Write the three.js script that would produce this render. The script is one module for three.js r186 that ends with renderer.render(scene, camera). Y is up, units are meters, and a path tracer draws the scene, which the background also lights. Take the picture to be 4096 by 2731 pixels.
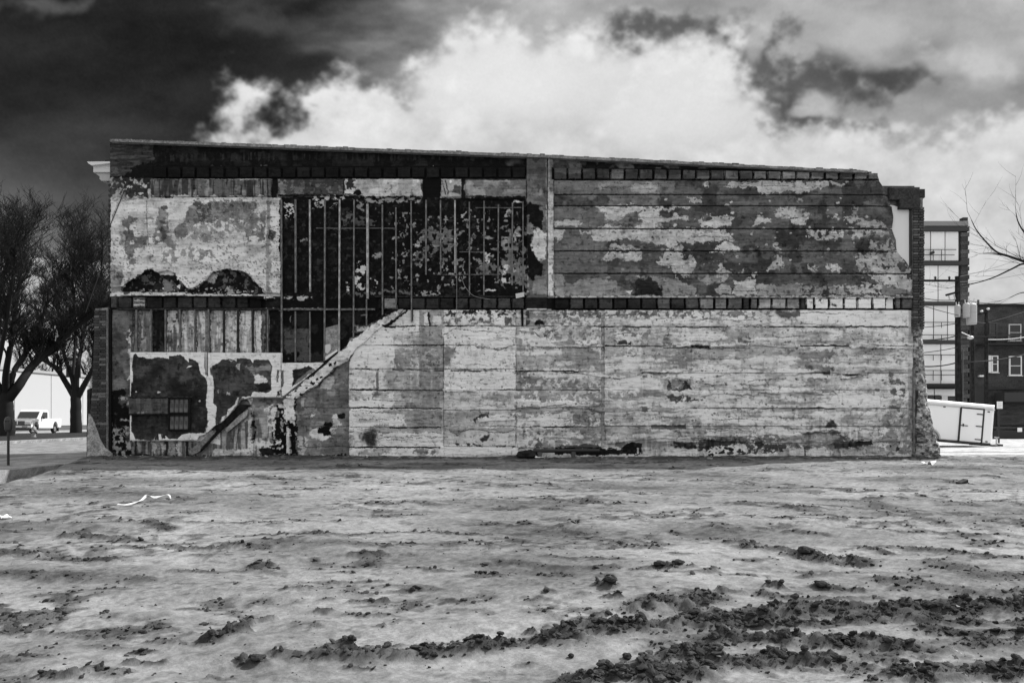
import * as THREE from 'three';
import { mergeGeometries } from 'three/addons/utils/BufferGeometryUtils.js';

// ---------------------------------------------------------------- camera (level, with a raised lens)
const D = 22, F = 3080, EYE = 1.157, HORIZON = 1668, PXM = F / D;      // photograph: 4096 x 2731, wall plane z = 0, 140 px per metre on it
const scene = new THREE.Scene();
const camera = new THREE.PerspectiveCamera(2 * Math.atan(1365.5 / F) * 180 / Math.PI, 4096 / 2731, 0.1, 1500);
camera.position.set(0, EYE, D);
camera.setViewOffset(4096, 2731, 0, 1365.5 - HORIZON, 4096, 2731);
const renderer = new THREE.WebGLRenderer({ antialias: true });
renderer.toneMapping = THREE.LinearToneMapping;
renderer.toneMappingExposure = 1.36;
renderer.shadowMap.enabled = true;

// ---------------------------------------------------------------- sun: behind the building, from the right
const SUN = new THREE.Vector3(0.92, 1.0, -0.45).normalize();
const sun = new THREE.DirectionalLight(0xffffff, 4.8);
sun.name = 'sun'; sun.position.copy(SUN).multiplyScalar(120); sun.castShadow = true;
Object.assign(sun.shadow.camera, { left: -70, right: 70, top: 60, bottom: -60, near: 1, far: 320 });
sun.shadow.mapSize.set(4096, 4096); sun.shadow.radius = 1;
scene.add(sun, sun.target);

// ---------------------------------------------------------------- helpers: random numbers and noise
function rng(seed) { let s = seed >>> 0; return () => { s = (s + 0x6d2b79f5) | 0; let t = Math.imul(s ^ (s >>> 15), 1 | s); t = (t + Math.imul(t ^ (t >>> 7), 61 | t)) ^ t; return ((t ^ (t >>> 14)) >>> 0) / 4294967296; }; }
const PERM = new Uint8Array(1024), VAL = new Float32Array(256);
{ const r = rng(77), p = [...Array(256).keys()]; for (let i = 255; i > 0; i--) { const j = Math.floor(r() * (i + 1)); [p[i], p[j]] = [p[j], p[i]]; } for (let i = 0; i < 1024; i++) PERM[i] = p[i & 255]; for (let i = 0; i < 256; i++) VAL[i] = r(); }
function noise(x, y) {
  const xi = Math.floor(x), yi = Math.floor(y), fx = x - xi, fy = y - yi, u = fx * fx * (3 - 2 * fx), v = fy * fy * (3 - 2 * fy), X = xi & 255, Y = yi & 255, Y1 = (yi + 1) & 255, X1 = (xi + 1) & 255;
  const a = VAL[PERM[X + PERM[Y]]], b = VAL[PERM[X1 + PERM[Y]]], c = VAL[PERM[X + PERM[Y1]]], d = VAL[PERM[X1 + PERM[Y1]]];
  return a + (b - a) * u + (c - a + (a - b - c + d) * u) * v;
}
function fbm(x, y, o) { let s = 0, a = 0.5, n = 0; for (let i = 0; i < o; i++) { s += a * noise(x, y); n += a; a *= 0.5; const t = x * 2.03 + 17.1; y = y * 2.03 + 9.7; x = t; } return s / n; }
const clamp = (x, a, b) => x < a ? a : x > b ? b : x;
const smooth = (a, b, x) => { const t = clamp((x - a) / (b - a), 0, 1); return t * t * (3 - 2 * t); };
const lin = (s) => { s = clamp(s / 255, 0, 1); return s <= 0.04045 ? s / 12.92 : Math.pow((s + 0.055) / 1.055, 2.4); };
const toByte = (l) => { l = clamp(l, 0, 1); return 255 * (l <= 0.0031308 ? l * 12.92 : 1.055 * Math.pow(l, 1 / 2.4) - 0.055); };
function inside(p, x, y) { let c = false; for (let i = 0, n = p.length, j = n - 2; i < n; j = i, i += 2) { const yi = p[i + 1], yj = p[j + 1]; if ((yi > y) !== (yj > y) && x < (p[j] - p[i]) * (y - yi) / (yj - yi) + p[i]) c = !c; } return c; }
function edgeDistance(p, x, y) { let m = 1e9; for (let i = 0, n = p.length, j = n - 2; i < n; j = i, i += 2) { const ax = p[j], ay = p[j + 1], bx = p[i] - ax, by = p[i + 1] - ay, t = clamp(((x - ax) * bx + (y - ay) * by) / (bx * bx + by * by + 1e-9), 0, 1), dx = x - ax - bx * t, dy = y - ay - by * t; m = Math.min(m, dx * dx + dy * dy); } return Math.sqrt(m); }

// ---------------------------------------------------------------- sky: dark clear air on the left, a bank of cumulus, a high sheet on the right
{
  const W = 4096, H = 2048, data = new Float32Array(W * H * 4);
  const bank = [840, 590, 870, 520, 905, 420, 945, 350, 990, 345, 1015, 420, 1060, 500, 1130, 500, 1250, 430, 1330, 380, 1420, 345, 1500, 360, 1570, 385, 1640, 345, 1700, 280, 1770, 215, 1900, 150, 2100, 125, 2300, 105, 2480, 135, 2640, 150, 2750, 215, 2850, 195, 2930, 150, 2985, 250, 3000, 340, 3080, 430, 3200, 500, 3350, 560, 3600, 500, 3800, 520, 4400, 420, 4700, 2000, 760, 2000, 800, 700];
  const gaps = [[2720, 105, 260, 62], [3160, 120, 90, 70], [3060, 230, 160, 95], [3330, 330, 190, 95], [3170, 420, 120, 70], [3080, 480, 130, 50], [3560, 315, 190, 32], [3300, 510, 220, 30]];
  const lights = [[3290, 430, 85, 65, 200], [3230, 480, 60, 30, 190], [3500, 140, 260, 130, 190], [3900, 250, 200, 90, 205], [3020, 150, 60, 70, 170], [140, 20, 230, 46, 96], [1080, 120, 260, 60, 74], [2050, 330, 420, 150, 228], [2700, 430, 350, 150, 224]];
  const glow = SUN;
  for (let j = 0; j < H; j++) {
    const up = ((j + 0.5) / H - 0.5) * Math.PI, cy = Math.cos(up), y = Math.sin(up);
    for (let i = 0; i < W; i++) {
      const at = (j * W + i) * 4;
      if (up < -0.02) { data[at] = data[at + 1] = data[at + 2] = 0.2; data[at + 3] = 1; continue; }
      const round = ((i + 0.5) / W - 0.5) * 2 * Math.PI, x = Math.cos(round) * cy, z = Math.sin(round) * cy;
      // the sky all round: broken cloud over grey air
      const k = 2.2 / (y + 0.25), n = fbm(x * k + 40, z * k + 40, 6), cover = smooth(0.22, 0.46, n);
      let all = 0.28 + 0.42 * cover + 0.28 * (n - 0.5);
      const c = x * glow.x + y * glow.y + z * glow.z; all *= 1 + 0.35 * smooth(0.8, 1, c);
      let v = all;
      if (z < -0.12 && y < 0.9) {
        const az = Math.atan2(x, -z) * 57.3 + 26 * (n - 0.5), el = up * 57.3 + 20 * (n - 0.5), px = clamp(2048 - F * x / z, -7000, 11000), py = Math.max(HORIZON + F * y / z, -4000), mask = (1 - smooth(36, 78, Math.abs(az))) * (1 - smooth(30, 62, el));
        if (mask > 0) {
          const wx = (fbm(px * 0.004 + 3, py * 0.004, 5) - 0.5), wy = (fbm(px * 0.004 + 50, py * 0.004 + 9, 5) - 0.5), f1 = 0.62 * fbm(px * 0.006, py * 0.008 + 31, 7) + 0.38 * fbm(px * 0.02 + 8, py * 0.024, 5), f2 = fbm(px * 0.0022 + 11, py * 0.006, 5);
          const qx = px + wx * 150, qy = py + wy * 150;
          let t = 30 + 16 * smooth(0, 700, py) + 46 * smooth(600, 1000, py) + 105 * smooth(930, 1330, py) + 22 * smooth(600, -200, px) * smooth(150, 700, py) + 40 * (f2 - 0.5) + 14 * (f1 - 0.5) + 14 * smooth(900, 1500, px);
          t += (92 - t) * smooth(1300, 2300, px);
          // the high sheet
          const ramp = px - 1050 - 0.75 * py + (f2 - 0.5) * 900, veil = smooth(-60, 700, ramp) * (0.84 + 0.5 * (f1 - 0.5)); t += (172 + 90 * (f2 - 0.5) - t) * clamp(veil, 0, 1);
          for (const [cx, cyy, rx, ry] of gaps) { const d = Math.hypot((qx - cx) / rx, (qy - cyy) / ry) + (f1 - 0.5) * 3.6; const a = smooth(1.55, 0.1, d) * 0.9; t += (78 + 40 * (f2 - 0.5) - t) * a; }
          // the cumulus bank
          const sd = inside(bank, qx, qy) ? edgeDistance(bank, qx, qy) : -edgeDistance(bank, qx, qy), a = smooth(-80, 85, sd + (f1 - 0.5) * 400);
          const body = 212 + 46 * (f2 - 0.5) + 60 * (f1 - 0.5) - 16 * smooth(120, 420, sd) * smooth(0.42, 0.6, f2);
          t += (body - t) * a;
          for (const [cx, cyy, rx, ry, tone] of lights) { const d = Math.hypot((qx - cx) / rx, (qy - cyy) / ry) + (f1 - 0.5) * 1.5; t += (tone - t) * smooth(1.2, 0.3, d) * 0.8; }
          t += (noise(px * 0.35, py * 0.35) - 0.5) * 8;
          v += (lin(t) / 1.31 - v) * mask;
        }
      }
      data[at] = data[at + 1] = data[at + 2] = v; data[at + 3] = 1;
    }
  }
  const sky = new THREE.DataTexture(data, W, H, THREE.RGBAFormat, THREE.FloatType);
  sky.mapping = THREE.EquirectangularReflectionMapping; sky.magFilter = THREE.LinearFilter; sky.needsUpdate = true;
  scene.background = sky; scene.environment = sky;
}

// ---------------------------------------------------------------- helpers: names, labels, shapes, materials
const taken = new Map();
function numbered(name) { const n = taken.get(name) ?? 0; taken.set(name, n + 1); return n ? name + '_' + String(n).padStart(3, '0') : name; }
const shade = (o) => { o.castShadow = true; o.receiveShadow = true; return o; };
function thing(name, label, category, [x, y, z] = [0, 0, 0], turn = 0, group) { const o = new THREE.Group(); o.name = numbered(name); o.position.set(x, y, z); o.rotation.y = turn; o.userData = { label, category }; if (group) o.userData.group = group; scene.add(o); return o; }
function part(name, geometry, material, parent) { const m = shade(new THREE.Mesh(geometry, material)); m.name = name; parent.add(m); return m; }
function single(name, geometry, material, label, category, group) { const m = shade(new THREE.Mesh(geometry, material)); m.name = numbered(name); m.userData = { label, category }; if (group) m.userData.group = group; scene.add(m); return m; }
function structure(name, geometry, material) { const m = shade(new THREE.Mesh(geometry, material)); m.name = name; m.userData = { kind: 'structure' }; scene.add(m); return m; }
const grey = (v) => new THREE.Color().setRGB(v, v, v);
const plain = (v, roughness = 0.9, more = {}) => new THREE.MeshPhysicalMaterial({ color: grey(v), roughness, specularIntensity: roughness > 0.75 ? 0.2 : 1, ...more });
const wx = (px) => (px - 2048) / PXM, wy = (py) => EYE + (HORIZON - py) / PXM;          // places on the wall plane
const at = (px, py, d) => [(px - 2048) / F * d, EYE + (HORIZON - py) / F * d, D - d];  // places at a distance d
function box(w, h, d, x = 0, y = 0, z = 0, b = 0) {          // centred, with chamfered long edges when b > 0
  let g;
  if (b > 0) { const s = new THREE.Shape(); s.moveTo(-w / 2 + b, -h / 2 + b); s.lineTo(w / 2 - b, -h / 2 + b); s.lineTo(w / 2 - b, h / 2 - b); s.lineTo(-w / 2 + b, h / 2 - b); g = new THREE.ExtrudeGeometry(s, { depth: d - 2 * b, bevelEnabled: true, bevelSize: b, bevelThickness: b, bevelSegments: 1 }); g.translate(0, 0, -d / 2 + b); }
  else g = new THREE.BoxGeometry(w, h, d);
  return g.translate(x, y, z);
}
function bar(a, b, r, r2 = r, sides = 6) { const A = new THREE.Vector3(...a), B = new THREE.Vector3(...b), v = B.clone().sub(A), g = new THREE.CylinderGeometry(r2, r, v.length(), sides); g.applyQuaternion(new THREE.Quaternion().setFromUnitVectors(new THREE.Vector3(0, 1, 0), v.normalize())); return g.translate(...A.add(B).multiplyScalar(0.5).toArray()); }
function merged(list) { return mergeGeometries(list.map((g) => { const n = g.index ? g.toNonIndexed() : g; for (const k of Object.keys(n.attributes)) if (!['position', 'normal', 'uv'].includes(k)) n.deleteAttribute(k); return n; })); }
function extrude(points, depth, bevel = 0) { const s = new THREE.Shape(); for (let i = 0; i < points.length; i += 2) i ? s.lineTo(points[i], points[i + 1]) : s.moveTo(points[i], points[i + 1]); return new THREE.ExtrudeGeometry(s, { depth: depth - 2 * bevel, bevelEnabled: bevel > 0, bevelSize: bevel, bevelThickness: bevel, bevelOffset: -bevel, bevelSegments: 1, steps: 1 }).translate(0, 0, bevel); }
function texture(W, H, value, { srgb = true, wrap = true, repeat } = {}) {
  const d = new Uint8Array(W * H * 4);
  for (let j = 0; j < H; j++) for (let i = 0; i < W; i++) { const v = clamp(value(i, j), 0, 255), o = (j * W + i) * 4; d[o] = d[o + 1] = d[o + 2] = v; d[o + 3] = 255; }
  const t = new THREE.DataTexture(d, W, H); t.magFilter = t.minFilter = THREE.LinearFilter; if (srgb) t.colorSpace = THREE.SRGBColorSpace; if (wrap) t.wrapS = t.wrapT = THREE.RepeatWrapping; if (repeat) t.repeat.set(...repeat); t.needsUpdate = true; return t;
}
// noise that tiles over n cells
function tiling(x, y, n) { const f = (a, b) => VAL[PERM[(((a % n) + n) % n) + PERM[((b % n) + n) % n]]], xi = Math.floor(x), yi = Math.floor(y), fx = x - xi, fy = y - yi, u = fx * fx * (3 - 2 * fx), v = fy * fy * (3 - 2 * fy), a = f(xi, yi), b = f(xi + 1, yi), c = f(xi, yi + 1), d = f(xi + 1, yi + 1); return a + (b - a) * u + (c - a + (a - b - c + d) * u) * v; }

// ---------------------------------------------------------------- the wall's coat: paint, plaster, tar and soot, mapped in the wall's own plane
const TX0 = 340, TX1 = 3780, TY0 = 540, TY1 = 1880, TW = 2048, TH = 798, TS = TW / (TX1 - TX0), TSY = TH / (TY1 - TY0);
const SHADE = 0.6;                                             // light that reaches the shaded wall, to read base colours from the photograph
const coat = new Float32Array(TW * TH).fill(88), relief = new Float32Array(TW * TH).fill(0.5);
const field = (fx, fy, o, seed) => { const a = new Float32Array(TW * TH); for (let j = 0; j < TH; j++) for (let i = 0; i < TW; i++) { const x = TX0 + i / TS, y = TY1 - j / TSY; a[j * TW + i] = clamp((fbm(x * fx + seed, y * fy + seed * 1.7, o) - 0.5) / 0.5 + 0.5, 0, 1); } return a; };
const NF = { i: field(0.018, 0.018, 5, 3), h: field(0.006, 0.035, 5, 21), f: field(0.07, 0.07, 4, 47), v: field(0.11, 0.009, 4, 63), s: field(0.03, 0.16, 3, 85) };
const WX = field(0.022, 0.022, 5, 101), WY = field(0.022, 0.022, 5, 139), VX = field(0.085, 0.085, 4, 171), VY = field(0.085, 0.085, 4, 197), grit = (() => { const r = rng(1234), a = new Float32Array(65536); for (let i = 0; i < 65536; i++) a[i] = r() - 0.5; return a; })();
let rolls = 0;
function paint(p, tone, { w = 7, a = 1, n, h, soft = 0, w2 } = {}) {
  let x0 = 1e9, x1 = -1e9, y0 = 1e9, y1 = -1e9; const wv = w2 ?? w;
  for (let i = 0; i < p.length; i += 2) { x0 = Math.min(x0, p[i]); x1 = Math.max(x1, p[i]); y0 = Math.min(y0, p[i + 1]); y1 = Math.max(y1, p[i + 1]); }
  const m = Math.max(w, wv) * 1.6 + soft, i0 = clamp(Math.floor((x0 - m - TX0) * TS), 0, TW - 1), i1 = clamp(Math.ceil((x1 + m - TX0) * TS), 0, TW - 1), j0 = clamp(Math.floor((TY1 - y1 - m) * TSY), 0, TH - 1), j1 = clamp(Math.ceil((TY1 - y0 + m) * TSY), 0, TH - 1);
  const F0 = n && NF[n[0]], roll = (++rolls * 7919 * 31) % (TW * TH);
  for (let j = j0; j <= j1; j++) for (let i = i0; i <= i1; i++) {
    const k = j * TW + i, q = (k * 7 + rolls * 131) & 65535, x = TX0 + (i + 0.5) / TS + ((WX[k] - 0.5) * 1.8 + (VX[k] - 0.5) * 1.3 + grit[q] * 0.5) * w, y = TY1 - (j + 0.5) / TSY + ((WY[k] - 0.5) * 1.8 + (VY[k] - 0.5) * 1.3 + grit[(q + 31337) & 65535] * 0.5) * wv;
    let g;
    if (soft) { const e = edgeDistance(p, x, y); g = smooth(-soft, soft, inside(p, x, y) ? e : -e); if (!g) continue; } else { if (!inside(p, x, y)) continue; g = 1; }
    if (n) { g *= smooth(n[1] - (n[2] ?? 0.06), n[1] + (n[2] ?? 0.06), F0[(k + roll) % (TW * TH)]); if (!g) continue; }
    coat[k] += (tone - coat[k]) * a * g * (a === 1 && !n ? 0.92 + 0.08 * smooth(0.25, 0.6, VX[k]) : 1); if (h) relief[k] += h * g;
  }
}
const R = (a, b, c, d) => [a, b, c, b, c, d, a, d];
const oval = (cx, cy, rx, ry, n = 14) => { const p = []; for (let i = 0; i < n; i++) p.push(cx + rx * Math.cos(i / n * 6.2832), cy + ry * Math.sin(i / n * 6.2832)); return p; };
const C = (ox, oy, s) => (...p) => p.map((v, i) => (i % 2 ? oy : ox) + v / s);
const c1 = C(300, 500, 2.24), c2 = C(1050, 550, 1.96), c3 = C(300, 1150, 2.091), c4 = C(1200, 1150, 1.96), c5 = C(2100, 580, 2.138), c6 = C(2300, 1150, 2.091), c7 = C(3100, 600, 2.09), c8 = C(3200, 1200, 2.09), cS = C(480, 1380, 3.336), cT = C(1000, 1180, 2.34), cB = C(2700, 1600, 2.45);
function line(p, width, tone, o = {}) { for (let i = 0; i + 3 < p.length; i += 2) { const dx = p[i + 2] - p[i], dy = p[i + 3] - p[i + 1], l = Math.hypot(dx, dy) || 1, nx = -dy / l * width / 2, ny = dx / l * width / 2; paint([p[i] + nx, p[i + 1] + ny, p[i + 2] + nx, p[i + 3] + ny, p[i + 2] - nx, p[i + 3] - ny, p[i] - nx, p[i + 1] - ny], tone, { w: 3, h: -0.12, ...o }); } }
const dots = rng(9);
function spots(p, count, r0, r1, tone, o = {}) { let x0 = 1e9, x1 = -1e9, y0 = 1e9, y1 = -1e9; for (let i = 0; i < p.length; i += 2) { x0 = Math.min(x0, p[i]); x1 = Math.max(x1, p[i]); y0 = Math.min(y0, p[i + 1]); y1 = Math.max(y1, p[i + 1]); } for (let k = 0; k < count; k++) { const x = x0 + dots() * (x1 - x0), y = y0 + dots() * (y1 - y0), r = r0 + dots() * dots() * (r1 - r0); if (inside(p, x, y)) paint(oval(x, y, r * (1 + dots() * 0.8), r, 8), tone + (dots() - 0.5) * 24, { w: 3, ...o }); } }

// tarred parapet
paint([420, 548, 2180, 614, 3530, 688, 3530, 722, 2190, 722, 2110, 716, 420, 714], 13, { w: 0 });
paint([420, 548, 2180, 614, 2180, 716, 420, 714], 30, { n: ['i', 0.6, 0.1], w: 0, a: 0.8 });
paint(R(434, 555, 612, 706), 40, { w: 3 }); paint(R(434, 555, 612, 706), 56, { n: ['s', 0.62, 0.1] }); paint([500, 700, 590, 640, 612, 640, 612, 712, 480, 712], 14, { w: 10 });
paint(R(2186, 618, 3530, 722), 58, { w: 2 }); paint(R(2186, 618, 3530, 722), 82, { n: ['i', 0.58, 0.1] }); paint(R(2300, 650, 3060, 700), 24, { n: ['i', 0.46, 0.1], w: 12 }); paint(R(2110, 618, 2186, 680), 56, { w: 2 });
paint(R(610, 610, 2105, 640), 34, { n: ['v', 0.62, 0.1] }); paint(R(620, 664, 1060, 670), 48, { n: ['h', 0.5] }); spots(R(620, 660, 1080, 705), 14, 3, 9, 60); paint(oval(2050, 645, 22, 14), 52, { soft: 10 }); paint(oval(1610, 694, 20, 12), 48, { soft: 8 });
for (const [x, y, r] of [[1712, 679, 2], [1724, 678, 3], [1730, 677, 2], [1735, 676, 3], [1748, 677, 3.4], [1755, 678, 2.4], [1758, 677, 2.4], [1733, 663, 2.4]]) paint(oval(x, y, r * 0.7, r), 150, { w: 0 });
// frieze below it
paint(R(430, 712, 2110, 792), 46, { w: 3 }); paint(R(600, 715, 1085, 786), 74, { w: 3 }); paint(R(600, 715, 1085, 786), 104, { n: ['i', 0.56, 0.12] }); paint(R(600, 715, 1085, 786), 44, { n: ['v', 0.62, 0.1] });
paint(R(436, 716, 595, 786), 40, { n: ['i', 0.4], w: 3 }); paint(R(436, 716, 490, 790), 112, { n: ['f', 0.5], w: 9 }); paint(R(495, 712, 604, 792), 150, { n: ['f', 0.68], w: 9 });
line([612, 714, 1085, 716], 4, 120, { h: 0 }); paint(R(960, 714, 1030, 722), 150, { w: 4 }); paint(R(1086, 712, 1108, 790), 16, { w: 3 });
paint(R(1110, 716, 1372, 784), 54, { w: 3 }); paint(R(1112, 720, 1140, 776), 110, { n: ['f', 0.5] }); paint(R(1110, 716, 1372, 784), 84, { n: ['f', 0.66] }); paint(R(1376, 716, 1690, 786), 132, { w: 5 }); paint(R(1376, 716, 1690, 786), 160, { n: ['i', 0.56, 0.1] }); paint(R(1300, 716, 1420, 770), 40, { n: ['i', 0.55], w: 14 }); paint(oval(1432, 778, 15, 11), 8, {}); line([1112, 780, 1418, 781], 4, 25);
paint(R(1690, 712, 1764, 800), 8, { w: 0 }); paint(R(1764, 716, 1846, 790), 122, { w: 3 }); line(c2(1405, 340, 1440, 450), 3, 40); line(c2(1430, 340, 1460, 450), 3, 40); paint(c2(1490, 385, 1555, 385, 1555, 450, 1490, 440), 60, { w: 6 }); paint(R(1846, 712, 1862, 792), 24, { w: 3 }); paint(R(1862, 718, 2106, 798), 84, { w: 3 }); paint(R(1862, 718, 2106, 798), 108, { n: ['i', 0.6] }); line([1864, 785, 1970, 786], 4, 30);
for (const [x, y] of [[1672, 726], [1802, 727]]) paint(oval(x, y, 5, 6), 205, { w: 1 });
// pale pitted plaster, upper left
paint(R(438, 788, 1128, 1184), 170, { w: 5 }); paint(R(438, 788, 1128, 1184), 186, { n: ['i', 0.52, 0.12] }); paint(R(438, 788, 1128, 1184), 150, { n: ['h', 0.6, 0.1] });
paint(c1(390, 900, 450, 840, 640, 830, 660, 960, 640, 1110, 560, 1130, 400, 1080), 138, { w: 9, h: -0.12 });
paint([501, 875, 550, 873, 563, 884, 523, 897, 541, 942, 586, 946, 586, 982, 550, 1000, 528, 1030, 514, 1040, 505, 987, 494, 946, 494, 902], 84, { w: 8, h: -0.15 }); for (const [x, y, r] of [[504, 919, 8], [536, 912, 14], [533, 972, 11], [552, 935, 15]]) paint(oval(x, y, r, r * 0.9), 178, { w: 5, h: 0.15 }); paint(oval(530, 1048, 13, 14), 92, {});
paint([648, 821, 679, 821, 672, 848, 657, 875, 675, 911, 684, 951, 715, 1004, 693, 1000, 657, 969, 621, 973, 612, 960, 630, 902, 619, 884], 96, { w: 9, h: -0.15 }); paint(oval(665, 829, 16, 9), 58, {}); spots([640, 870, 670, 870, 690, 960, 620, 970], 8, 4, 9, 160); paint([636, 880, 660, 890, 680, 950, 650, 965], 62, { n: ['f', 0.5] });
paint([760, 835, 796, 806, 1023, 808, 1019, 839, 970, 875, 898, 872, 849, 893, 800, 872, 769, 902, 746, 942, 702, 946, 697, 915, 737, 875], 84, { w: 9, h: -0.12 }); paint([760, 835, 796, 806, 1023, 808, 1019, 839, 970, 875, 800, 872], 110, { n: ['f', 0.6], w: 9 }); paint([770, 810, 850, 812, 840, 890, 790, 880], 60, { n: ['f', 0.5] });
paint([737, 880, 1065, 850, 1062, 950, 940, 930, 880, 965, 760, 962], 112, { w: 10, n: ['f', 0.42, 0.1] }); paint([648, 1004, 702, 996, 858, 996, 862, 1036, 791, 1048, 746, 1027, 684, 1058, 653, 1049], 112, { w: 10, n: ['f', 0.4] }); paint([920, 860, 1060, 850, 1060, 960, 1000, 960], 96, { n: ['f', 0.55], w: 12 });
paint(R(1067, 800, 1083, 1170), 104, { w: 5, a: 0.8 }); paint([1078, 920, 1106, 930, 1104, 944, 1092, 966, 1078, 962], 50, { w: 5 }); paint(R(438, 1064, 488, 1172), 84, { w: 6 }); paint(R(438, 1064, 488, 1172), 120, { n: ['i', 0.55] }); line([586, 800, 590, 900, 594, 985], 3, 96); line(c1(390, 700, 330, 830), 3, 80); paint(R(438, 785, 590, 800), 110, { n: ['f', 0.5] });
{ // trowel pits in rows, all over the coat
  for (let y = 800; y < 1180; y += 9.5) for (let x = 442 + (Math.round(y / 9.5) % 2) * 7; x < 1124; x += 15) { const q = noise(x * 0.012, y * 0.012); if (q < 0.36 + 0.2 * dots() || dots() < 0.35) continue; const r = 1.9 + dots() * 2.4; { const o = oval(0, 0, r * 1.5, r * 0.75, 6), e = 0.5 + (dots() - 0.5) * 1.2, ce = Math.cos(e), se = Math.sin(e), ox = x + (dots() - 0.5) * 16, oy = y + (dots() - 0.5) * 13; for (let q2 = 0; q2 < o.length; q2 += 2) { const u = o[q2], v = o[q2 + 1]; o[q2] = ox + u * ce - v * se; o[q2 + 1] = oy + u * se + v * ce; } paint(o, 84 + dots() * 36, { w: 2, a: 0.9, h: -0.3 }); } }
}
const arch = [523, 1125, 568, 1100, 586, 1085, 608, 1080, 630, 1089, 671, 1080, 702, 1094, 706, 1125, 746, 1152, 773, 1152, 827, 1121, 854, 1085, 898, 1078, 943, 1085, 996, 1096, 1023, 1134, 1059, 1174, 1014, 1179, 487, 1176, 487, 1150];
paint(arch, 13, { w: 5, h: -0.35 }); paint(arch, 62, { n: ['f', 0.72] }); paint(c1(740, 1310, 830, 1298, 890, 1330, 860, 1352, 760, 1345), 172, { w: 5 }); paint(c1(780, 1400, 880, 1420, 890, 1490, 800, 1490), 92, { w: 8 }); paint(c1(1270, 1500, 1380, 1450, 1480, 1490, 1560, 1505, 1300, 1512), 130, { w: 6, n: ['f', 0.35] }); paint(c1(1180, 1350, 1240, 1310, 1290, 1310, 1260, 1420, 1190, 1400), 120, { n: ['f', 0.52] }); spots(c1(420, 1460, 1640, 1460, 1640, 1515, 420, 1515), 26, 2, 5, 140); paint(c1(900, 1445, 935, 1430, 930, 1470), 190, { w: 2 });
// burnt lath field with the studs
paint(R(1122, 788, 2110, 1242), 11, { w: 6 }); paint(R(1122, 788, 2110, 1190), 24, { n: ['f', 0.62], a: 0.8 }); paint(R(1122, 788, 2110, 1190), 36, { n: ['f', 0.86, 0.05] }); paint(R(1560, 850, 2100, 1160), 118, { n: ['f', 0.88, 0.05] });
paint(c2(160, 500, 250, 530, 250, 640, 180, 640), 178, { w: 6 }); spots(c2(160, 500, 250, 500, 250, 640, 170, 640), 40, 3, 6, 12); paint(c2(380, 470, 640, 460, 640, 500, 540, 540, 400, 560), 150, { w: 8, n: ['f', 0.4] }); spots(c2(380, 460, 640, 460, 640, 520, 400, 570), 46, 3, 6, 12); paint(c2(650, 470, 1240, 470, 1240, 500, 650, 500), 110, { n: ['f', 0.5] });
paint(c2(610, 560, 700, 600, 900, 640, 900, 700, 640, 680), 70, { n: ['f', 0.5] }); paint(c2(720, 500, 820, 500, 800, 580, 740, 570), 105, { n: ['f', 0.45] });
for (const [x, y, rx, ry, t] of [[1215, 855, 30, 18, 165], [1210, 900, 24, 28, 158], [1070, 770, 55, 22, 130], [1140, 885, 26, 26, 120], [1215, 995, 32, 24, 92], [1470, 800, 26, 40, 125], [1480, 860, 24, 22, 130], [1330, 770, 26, 22, 130], [1380, 615, 24, 16, 130], [1240, 740, 40, 24, 96], [1470, 1010, 26, 34, 135], [1310, 1050, 20, 14, 120], [1520, 690, 18, 50, 120], [1900, 850, 50, 60, 118], [1925, 600, 26, 32, 158], [2000, 760, 36, 60, 150], [1980, 1040, 40, 66, 150], [1760, 1030, 80, 50, 88], [1780, 840, 14, 12, 180], [1660, 760, 30, 30, 82], [1760, 960, 20, 40, 190], [2000, 515, 36, 9, 205], [330, 805, 40, 14, 110], [900, 570, 20, 26, 150], [900, 920, 34, 26, 120]]) paint(c2(...oval(x, y, rx, ry, 10)), t, { w: 8, n: ['f', 0.56, 0.1] });
paint(c2(730, 1000, 800, 990, 830, 1040, 780, 1200, 740, 1200, 720, 1100), 180, { n: ['f', 0.56, 0.03], w: 12 }); paint(c2(640, 1120, 670, 1120, 680, 1210, 650, 1210), 190, { n: ['f', 0.5], w: 8 }); paint(c2(840, 1100, 900, 1120, 890, 1180, 850, 1150), 170, { n: ['f', 0.48] }); paint(c2(1900, 980, 1950, 1000, 1940, 1150, 1890, 1130), 185, { n: ['f', 0.45], w: 7 }); paint(c2(1560, 620, 1610, 550, 1640, 590, 1600, 650), 170, { n: ['f', 0.4] }); paint(c2(1740, 905, 1780, 905, 1780, 980, 1745, 980), 190, { n: ['f', 0.5] }); paint(c2(1850, 700, 2050, 700, 2060, 1150, 1880, 1150), 100, { n: ['f', 0.55], w: 12 }); paint(c2(1300, 700, 1500, 700, 1500, 950, 1200, 950), 92, { n: ['f', 0.62], w: 12 });
paint(c2(1180, 1210, 1340, 1190, 1390, 1150, 1390, 1230, 1200, 1240), 120, { n: ['f', 0.5], w: 8 }); paint(c2(180, 1245, 380, 1245, 380, 1270, 180, 1275), 130, { n: ['f', 0.42] }); paint(c2(640, 1215, 1160, 1200, 1160, 1225, 640, 1240), 90, { n: ['f', 0.5] }); paint(c2(1740, 1190, 1830, 1190, 1830, 1205, 1740, 1205), 190, { w: 4 });
for (const q of [[420, 712, 1040, 713], [1670, 552, 2030, 552], [1545, 898, 1740, 899], [1400, 1074, 1840, 1075]]) line(c2(...q), 3, 105, { h: 0.1, a: 0.7 });
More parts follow.
